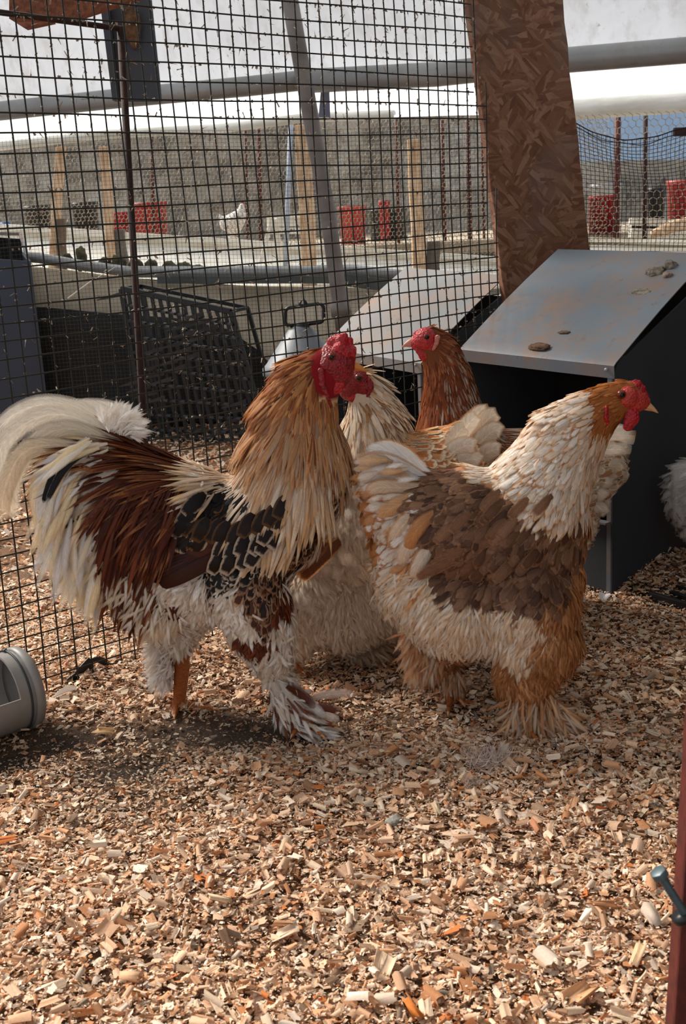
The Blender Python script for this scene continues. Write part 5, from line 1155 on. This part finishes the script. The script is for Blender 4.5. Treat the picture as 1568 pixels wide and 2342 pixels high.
H.plumage('neck_hackle', 9500, tNK, CH, .034, .0095, .16, lambda x, y, l, m: (lambda f: (np.concatenate([pal([(242, 228, 212), (234, 214, 192), (246, 238, 228)], m, .05)*(1-f)+pal([(214, 160, 106)], m)*f, np.full((m, 1), .4)], 1), np.concatenate([pal([(226, 186, 142), (236, 210, 180), (206, 146, 92)], m), np.full((m, 1), .66)], 1)))(np.clip(((x-1300)/110)+(rng.random(m)-.6)*.7, 0, 1)[:, None]), K=4, jit=.14, shape=.7)
H.plumage('head_feathers', 4500, tHH, CH, .018, .0055, .15, st([(178, 104, 46), (196, 122, 60), (156, 86, 36)], [(200, 134, 72), (168, 98, 44)], .6, .3), K=3, jit=.12, shape=.8)
HTS = [([(960, 1080), (900, 1040), (850, 1022), (815, 1028)], 44, .02, (240, 232, 224)), ([(955, 1090), (890, 1060), (835, 1045), (798, 1058)], 46, .03, (236, 230, 226)), ([(950, 1100), (880, 1085), (830, 1080), (800, 1092)], 46, .04, (232, 224, 218)),
       ([(950, 1110), (890, 1110), (840, 1110), (815, 1130)], 46, .05, (226, 200, 172)), ([(955, 1130), (900, 1145), (862, 1165), (850, 1195)], 48, .06, (218, 170, 124)), ([(960, 1150), (915, 1180), (885, 1215), (872, 1250)], 48, .07, (232, 208, 180)),
       ([(970, 1180), (930, 1220), (905, 1260), (900, 1290)], 48, .075, (236, 214, 190)), ([(960, 1075), (910, 1035), (870, 1015), (840, 1012)], 40, -.02, (238, 226, 214)), ([(950, 1100), (870, 1060), (820, 1040)], 40, -.04, (232, 216, 196)),
       ([(985, 1220), (950, 1262), (930, 1300), (925, 1325)], 46, .08, (238, 218, 196)), ([(985, 1160), (945, 1190), (920, 1225), (912, 1265)], 40, .088, (206, 146, 96))]
HTS = [([(x+22, y+6) for x, y in pp], w_*.85, lat, c_) for pp, w_, lat, c_ in HTS]
for i, (pp, w_, lat, c_) in enumerate(HTS):
    n_ = len(pp); H.quill('tail_feather', [(x, y, lat*(.75+.25*math.sin(math.pi*k/(n_-1)))) for k, (x, y) in enumerate(pp)], w_, c_, (214, 160, 110) if i % 2 else c_, K=10, lace=.72, fray=.4, tipw=.45)
# folded wing, broken feather contours on top of the body
hw = empty('wing', (0, 0, 0)); hw.parent = H.root; hw.location = (0, 0, 0)
for k in range(26):
    x = 1010+250*rng.random(); y = 1130+170*rng.random()+(x-1010)*.1
    H.quill('wing_covert', onskin(H, [(x+26, y-24), (x+4, y-2), (x-18, y+22)], (.002, .008, .011)), 27, [(132, 96, 72), (114, 80, 60), (152, 114, 88)][k % 3], (186, 142, 106), K=6, lace=.86, fray=.5, parent=hw, tipw=.5, cup=.04)
for k in range(7):
    H.quill('flight_feather', onskin(H, [(1150-20*k, 1225+11*k), (1070-16*k, 1258+9*k), (1000-8*k, 1270+9*k)], (.004, .010, .012)), 24, (138, 96, 70), (192, 146, 106), K=8, lace=.84, fray=.5, parent=hw, tipw=.4, cup=.05)
tuft(H, 'tail_fluff', 420, [(845, 1060), (860, 1040), (930, 1055), (965, 1100), (960, 1200), (965, 1290), (935, 1310), (905, 1240), (885, 1150), (855, 1100)], .034, .014, [(240, 232, 224), (232, 216, 198), (222, 180, 136)], CH, .05, .75, 5, .2, dark=[(206, 146, 94), (230, 206, 180)], th=.7)
H.foot(1030, 1600, -.055, [(1025, 1632, 0, 9), (1085, 1612, -.03, 8), (1060, 1588, -.1, 8)], 9, [(1020, 1510, 24, -.055), (1032, 1560, 18, -.055), (1032, 1605, 16, -.055)])
H.foot(1190, 1615, .06, [(1172, 1652, .10, 10), (1250, 1640, .08, 9), (1225, 1665, .12, 8)], 9)
FT2 = [(206, 150, 106), (190, 134, 92), (222, 180, 140), (214, 190, 166)]
tuft(H, 'foot_feathers', 2200, [(1150, 1560), (1240, 1550), (1290, 1610), (1300, 1645), (1220, 1655), (1160, 1625)], .038, .006, FT2, [(1180, 1590, -.3, 1), (1280, 1620, .8, .7), (1220, 1640, .3, 1)], .04, .8, 3, .4).location = tuple(H.n*.06)
tuft(H, 'thigh_fluff', 2600, [(935, 1440), (1010, 1430), (1020, 1500), (990, 1540), (950, 1530)], .036, .006, FT2, [(970, 1480, -.2, 1)], .04, .8, 3, .3).location = tuple(-H.n*.03)
tuft(H, 'shank_fluff', 500, [(1010, 1530), (1045, 1530), (1065, 1600), (1020, 1600)], .026, .005, FT2, [(1030, 1560, 0, 1)], .02, .8, 3, .3).location = tuple(-H.n*.055)
H.lump('comb', [[(1455+dx, 893+dy, r_, ll, .7)] for dx, dy, r_, ll in ((0, 0, 14, 0), (-8, -14, 8, 0), (4, -14, 9, 0), (12, -4, 9, 0), (18, 8, 8, 0), (24, 14, 6, 0), (-2, -8, 10, .005), (8, 2, 10, .006), (-14, -20, 4, 0), (-2, -22, 5, 0), (8, -20, 4, 0), (18, -8, 4, 0))], MRED, .0018)
H.lump('face', [[(1432, 908, 27, .008, .95), (1450, 915, 29, 0, .9), (1470, 920, 17, 0, .8)], [(1432, 908, 27, -.008, .95)]], mat_flesh('hen_face', (196, 60, 50), (160, 50, 36)), .0028)
for sg in (1, -1):
    H.lump('wattle', [[(1446, 940, 14, .012*sg, .5), (1444, 958, 18, .015*sg, .35), (1436, 974, 13, .015*sg, .3)]], MRED, .0016)
    H.lump('earlobe', [[(1386, 932, 5, .030*sg, .6), (1386, 955, 6, .032*sg, .5), (1389, 970, 4, .030*sg, .5)]], MRED, .0016)
H.eye(1420, 902, .0215, 10)
H.beak((1466, 922), (1505, 940), 17, MBEAK)

# ============ middle hen (faces left, half behind the rooster)
Mh = Bird('hen', 'pale hen facing left between the rooster and the front hen', (800, 1510))
NM = [(800, 830), (860, 845), (900, 880), (930, 960), (945, 1010), (880, 1050), (780, 1130), (760, 1110), (785, 1000), (790, 930)]
def mcol(x, y, V):
    c = np.tile(lin((196, 174, 150)), (len(x), 1)); c[inpoly(x, y, [(880, 1000), (960, 970), (1050, 990), (1050, 1120), (880, 1120)])] = lin((196, 140, 92)); return c
chM = [[(822, 876, 36, 0, .72), (842, 905, 44, 0, .75), (858, 960, 66, 0, .8), (850, 1030, 88, 0, .85), (830, 1110, 112, 0, .95), (830, 1200, 135, 0, 1), (910, 1165, 150, 0, 1), (975, 1115, 132, 0, .95), (1035, 1065, 92, 0, .85), (1085, 1010, 52, 0, .7)],
       [(770, 1190, 110, 0, 1), (735, 1290, 100, 0, 1), (730, 1370, 105, 0, 1.1), (800, 1380, 110, 0, 1.1), (880, 1340, 120, 0, 1)],
       [(700, 1360, 82, .04, .9), (690, 1430, 52, .05, .9), (665, 1480, 30, .05, 1)], [(800, 1410, 70, -.02, .9), (812, 1450, 40, -.03, .9), (812, 1480, 18, -.03, 1)]]
Mh.body(chM, .008, mcol)
CM = [(850, 880, .8, .6), (890, 930, .55, .85), (850, 960, .1, 1), (800, 1000, -.1, 1), (880, 1020, .4, 1), (780, 1100, 0, 1), (900, 1030, .9, .4), (970, 1010, 1, .1), (1040, 1000, .9, -.3), (960, 1080, .8, .6), (1080, 960, .6, -.8), (760, 1200, .2, 1), (850, 1250, .4, 1), (700, 1350, 0, 1), (800, 1400, .1, 1), (640, 1330, -.2, 1)]
mface = lambda x, y: ((x-808)/32)**2+((y-882)/34)**2 < 1
Mh.plumage('belly_fluff', 26000, lambda x, y, l, N_: (y > 1130) & (x < 960), CM, .034, .0055, .35, lambda x, y, l, m: (lambda c: (np.concatenate([c, np.full((m, 1), .75)], 1), np.concatenate([c, np.full((m, 1), 3.)], 1)))(pal([(226, 206, 182), (216, 192, 166), (236, 220, 200)], m, .06)), K=3, jit=.35, shape=.6)
Mh.plumage('breast_feathers', 5000, lambda x, y, l, N_: (y > 1060) & (y < 1320) & (x < 900), CM, .042, .022, .25, st([(232, 216, 196), (222, 202, 180)], [(236, 222, 204), (212, 186, 156)], .8, .6), K=4, jit=.3, shape=.4)
Mh.plumage('laced_back_feathers', 6000, lambda x, y, l, N_: (x > 862) & (y < 1150) & (x < 1075) & (y > 945+.0*x) & ~inpoly(x, y, NM), CM, .030, .0185, .18, st([(206, 134, 74), (192, 118, 62), (216, 156, 100)], [(242, 222, 194), (234, 208, 174)], .6, .15), K=5, jit=.1, shape=.25)
Mh.plumage('neck_hackle', 7500, lambda x, y, l, N_: inpoly(x+j(x, y, 8), y, NM) & ~mface(x, y), CM, .040, .0085, .15, lambda x, y, l, m: (np.concatenate([np.where(((x > 858) & (y < 1010))[:, None], pal([(150, 112, 84), (170, 130, 100)], m), pal([(234, 216, 194), (214, 172, 128), (238, 226, 210)], m)), np.full((m, 1), .35)], 1), np.concatenate([pal([(232, 212, 188), (224, 198, 168)], m), np.full((m, 1), .42)], 1)), K=5, jit=.1, shape=.9)
Mh.plumage('throat_streaks', 2200, lambda x, y, l, N_: (x < 812) & (y > 1000) & (y < 1140), CM, .030, .006, .2, st([(196, 110, 58), (214, 134, 80)], [(240, 216, 188)], .45, .2), K=4, jit=.12, shape=.8)
Mh.plumage('crown_feathers', 5000, lambda x, y, l, N_: (y < 960) & ~mface(x, y), CM, .02, .006, .15, st([(176, 120, 70), (150, 104, 70)], [(214, 178, 138), (190, 140, 88)], .5, .3), K=3, jit=.12, shape=.8)
for i, (pp, w_, lat, c_) in enumerate([([(1030, 1050), (1070, 985), (1095, 950), (1120, 936)], 46, .02, (240, 226, 204)), ([(1040, 1060), (1090, 990), (1120, 955), (1138, 945)], 46, .03, (234, 218, 196)), ([(1020, 1050), (1050, 1000), (1075, 965), (1092, 950)], 44, .035, (242, 230, 212)),
                                        ([(1040, 1075), (1100, 1010), (1130, 985), (1148, 990)], 46, .035, (236, 220, 198)), ([(1030, 1085), (1090, 1050), (1125, 1030), (1145, 1030)], 46, .04, (230, 214, 194)), ([(1010, 1060), (1035, 1010), (1052, 985), (1064, 978)], 42, .055, (238, 222, 200)),
                                        ([(1000, 1070), (1035, 1035), (1065, 1020), (1090, 1022)], 46, .06, (244, 232, 216)), ([(1000, 1090), (1040, 1060), (1080, 1050), (1100, 1058)], 46, .06, (236, 222, 204)), ([(1020, 1050), (1080, 960), (1110, 938)], 40, -.03, (214, 196, 172)), ([(1010, 1040), (1040, 990), (1058, 972)], 40, .0, (228, 196, 156))]):
    n_ = len(pp); Mh.quill('tail_feather', [(x, y, lat+.03*k/n_) for k, (x, y) in enumerate(pp)], w_, c_, (214, 166, 116), K=9, lace=.86, fray=.4, tipw=.55)
hwM = empty('wing', (0, 0, 0)); hwM.parent = Mh.root; hwM.location = (0, 0, 0)
for k in range(5): Mh.quill('flight_feather', [(770+6*k, 1240-4*k, .10), (710+4*k, 1262+6*k, .128), (655+8*k, 1290+10*k, .112)], 34, (156, 96, 52) if k % 2 else (120, 72, 42), (206, 150, 98), K=8, lace=.75, fray=.3, parent=hwM, tipw=.3)
Mh.foot(815, 1500, -.03, [(790, 1512, .01, 8), (840, 1520, .0, 8), (765, 1495, -.03, 8)], 9, [(812, 1460, 17, -.03), (815, 1500, 13, -.03)])
Mh.foot(665, 1500, .05, [(640, 1515, .06, 8), (690, 1515, .08, 8)], 9, [(665, 1470, 17, .05), (665, 1505, 13, .05)])
tuft(Mh, 'shank_fluff', 900, [(785, 1440), (835, 1440), (880, 1470), (870, 1500), (800, 1495)], .03, .006, [(214, 186, 156), (196, 160, 124)], [(810, 1460, 0, 1), (870, 1480, .9, .3)], .03, .8, 3, .35)
Mh.lump('comb', [[(800, 848, 12, 0, .8)], [(790, 856, 9, 0, .8)], [(806, 840, 8, 0, .8)]], MREDD, .002)
Mh.lump('face', [[(814, 870, 32, .007, .95), (802, 890, 28, .0, .9)], [(814, 870, 32, -.007, .95)], [(836, 886, 24, .013, .8)]], MREDD, .0028)
for sg in (1, -1):
    Mh.lump('wattle', [[(800, 898, 16, .010*sg, .5), (812, 908, 16, .014*sg, .4), (830, 902, 10, .018*sg, .4)]], MRED, .0018)
    Mh.lump('earlobe', [[(844, 870, 6, .026*sg, .6), (847, 890, 6, .028*sg, .5), (840, 906, 5, .026*sg, .5)]], MREDD, .0018)
Mh.eye(820, 864, .0295, 9)
Mh.beak((796, 884), (784, 896), 13, MBEAK)

# ============ rear hen (faces left, rusty neck, white tail at the far side)
B_ = Bird('hen', 'rear hen facing left with rusty brown neck and curly white tail', (1180, 1410))
NB_ = [(960, 760), (1020, 745), (1060, 790), (1090, 850), (1110, 930), (1180, 975), (1200, 1010), (950, 1010), (968, 900), (960, 830)]
def bcol(x, y, V):
    c = np.tile(lin((196, 176, 152)), (len(x), 1)); c[x < 1200] = lin((112, 62, 34)); return c
chB = [[(982, 782, 36, 0, .72), (1005, 800, 42, 0, .75), (1022, 860, 54, 0, .8), (1030, 930, 66, 0, .85), (1040, 1010, 92, 0, .95), (1080, 1090, 120, 0, 1), (1160, 1110, 130, 0, 1), (1250, 1100, 120, 0, .95), (1330, 1070, 90, 0, .85)],
       [(1080, 1150, 120, 0, 1), (1150, 1230, 130, 0, 1), (1250, 1180, 110, 0, 1)], [(1150, 1280, 70, .04, .9), (1150, 1350, 36, .05, 1), (1150, 1410, 12, .05, 1)], [(1220, 1280, 70, -.04, .9), (1220, 1350, 36, -.05, 1), (1220, 1400, 12, -.05, 1)]]
B_.body(chB, .008, bcol)
CB = [(1000, 760, .8, .3), (1050, 810, .5, .85), (1020, 850, .1, 1), (980, 900, 0, 1), (1060, 900, .3, 1), (1110, 950, .7, .7), (1180, 990, 1, .3), (1000, 1000, 0, 1), (1250, 1040, 1, .2), (1350, 1060, 1, -.1), (1150, 1200, .3, 1)]
bface = lambda x, y: ((x-966)/33)**2+((y-784)/33)**2 < 1
B_.plumage('neck_hackle', 9000, lambda x, y, l, N_: (x < 1230) & (y < 1030) & ~bface(x, y), CB, lambda x, y: .018+.022*((y-760)/150).clip(0, 1), .0075, .13, lambda x, y, l, m: (np.concatenate([np.where((((x-985)/110+(y-800)/420+(rng.random(m)-.5)*.7) > .55)[:, None], pal([(180, 166, 152), (160, 140, 122)], m), pal([(140, 70, 32), (122, 58, 26), (164, 90, 46)], m)), np.full((m, 1), .3)], 1), np.concatenate([pal([(134, 72, 38), (112, 58, 30), (160, 98, 58)], m), np.full((m, 1), .45)], 1)), K=4, jit=.09, shape=.85)
B_.plumage('body_feathers', 7000, lambda x, y, l, N_: (x >= 1180) | (y > 1030), CB, .034, .014, .25, st([(214, 190, 160), (190, 140, 96)], [(232, 214, 190)], .6, .4), K=4, jit=.2, shape=.5)
for i in range(18):
    f = i/17; y0 = 1000+150*f; y1 = 985+178*f; xe = 1455-95*f**1.5-(14 if i % 3 == 0 else 0); lat = .02+.035*math.sin(i*1.9)
    B_.quill('tail_feather', [(1300-10*f, y0+20, lat), (1350, y0-6+8*f, lat+.01), (1400-20*f, (y0+y1)/2+(-8+22*f), lat+.015), (xe, y1+8*f, lat+.0)], 34, [(240, 230, 216), (228, 214, 196), (234, 220, 200)][i % 3], (206, 160, 112) if i % 4 == 1 else (236, 226, 210), K=10, lace=.85, fray=.5, tipw=.6)
B_.foot(1150, 1405, .05, [(1120, 1420, .06, 7), (1170, 1420, .08, 7)], 8, [(1150, 1370, 12, .05), (1150, 1405, 11, .05)])
B_.foot(1220, 1395, -.05, [(1190, 1410, -.05, 7), (1240, 1410, -.03, 7)], 8, [(1220, 1360, 12, -.05), (1220, 1395, 11, -.05)])
B_.lump('comb', [[(955, 766, 11, 0, .9)], [(948, 774, 8, 0, .9)], [(962, 758, 7, 0, .9)], [(944, 780, 6, 0, .8)]], MRED, .002)
B_.lump('face', [[(973, 776, 27, .006, .95), (958, 784, 20, .0, .9)], [(973, 776, 27, -.006, .95)], [(990, 790, 18, .014, .7)]], mat_flesh('pinkish_face', (186, 40, 46), (140, 22, 32)), .0028)
for sg in (1, -1):
    B_.lump('wattle', [[(962, 800, 13, .010*sg, .5), (970, 812, 14, .012*sg, .4), (984, 806, 10, .014*sg, .4)]], MRED, .0018)
    B_.lump('earlobe', [[(1000, 772, 7, .026*sg, .6), (998, 784, 6, .028*sg, .5), (990, 800, 4, .026*sg, .5)]], mat_flesh('pale_lobe', (200, 130, 110), (180, 90, 80)), .0018)
B_.eye(975, 771, .0215, 8.5)
B_.beak((944, 783), (919, 790), 13, simple('beak_pink', (206, 138, 120), (190, 120, 100), 60, .35, bmp=.1))

# ============ white bird mostly outside the right edge
Wb = Bird('hen', 'greyish white hen cut off by the right edge beside the near nest box', (1640, 1350))
Wb.body([[(1760, 1020, 40, 0, .8), (1740, 1060, 60, 0, .85), (1700, 1120, 90, 0, .9), (1640, 1150, 90, 0, .9), (1600, 1120, 60, 0, .8)], [(1680, 1200, 80, 0, 1), (1660, 1260, 40, 0, 1), (1660, 1310, 12, 0, 1)]], .009, lambda x, y, V: np.tile(lin((170, 165, 158)), (len(x), 1)))
CW = [(1600, 1100, -.9, .1), (1580, 1160, -.6, .8), (1700, 1200, -.2, 1), (1560, 1060, -1, -.1)]
Wb.plumage('body_feathers', 7000, lambda x, y, l, N_: x < 1720, CW, .045, .012, .4, st([(206, 202, 196), (190, 182, 172), (216, 214, 212)], [(200, 194, 186)], 3., .8), K=4, jit=.3, shape=.7)
Wb.foot(1660, 1310, 0, [(1640, 1330, .01, 7), (1680, 1325, .02, 7)], 8, [(1660, 1280, 12, 0), (1660, 1312, 11, 0)])
for i in range(14):
    f = i/13; Wb.quill('tail_feather', [(1640, 1110+40*f, .02*math.sin(i)), (1580, 1070+70*f, .03), (1532+10*f, 1075+120*f, .03)], 30, (214, 212, 208), (186, 180, 172), K=8, fray=.7, lace=.8)

# ============ small white hen far behind the chicken wire
Sw = Bird('white_hen', 'small white hen sitting far behind the chicken wire', (530, 527), Y=7.1); Sw.G = aty(530, 527, 7.1); Sw.G[2] = .62; Sw.root.location = [float(v) for v in Sw.G]; Sw.mpp = 7.2/FPX
Sw.body([[(553, 470, 6, 0, .9), (552, 480, 8, 0, .9), (548, 495, 16, 0, .9), (536, 508, 22, 0, .95), (520, 512, 18, 0, .8), (506, 502, 7, 0, .6), (502, 492, 4, 0, .5)], [(535, 524, 16, 0, 1), (534, 540, 14, 0, 1)]], .006, lambda x, y, V: np.tile(lin((246, 244, 240)), (len(x), 1)))
Sw.lump('comb', [[(554, 461, 4, 0, .5)], [(558, 464, 3, 0, .5)]], MRED, .005)
Sw.beak((560, 471), (568, 473), 4, MBEAKY)
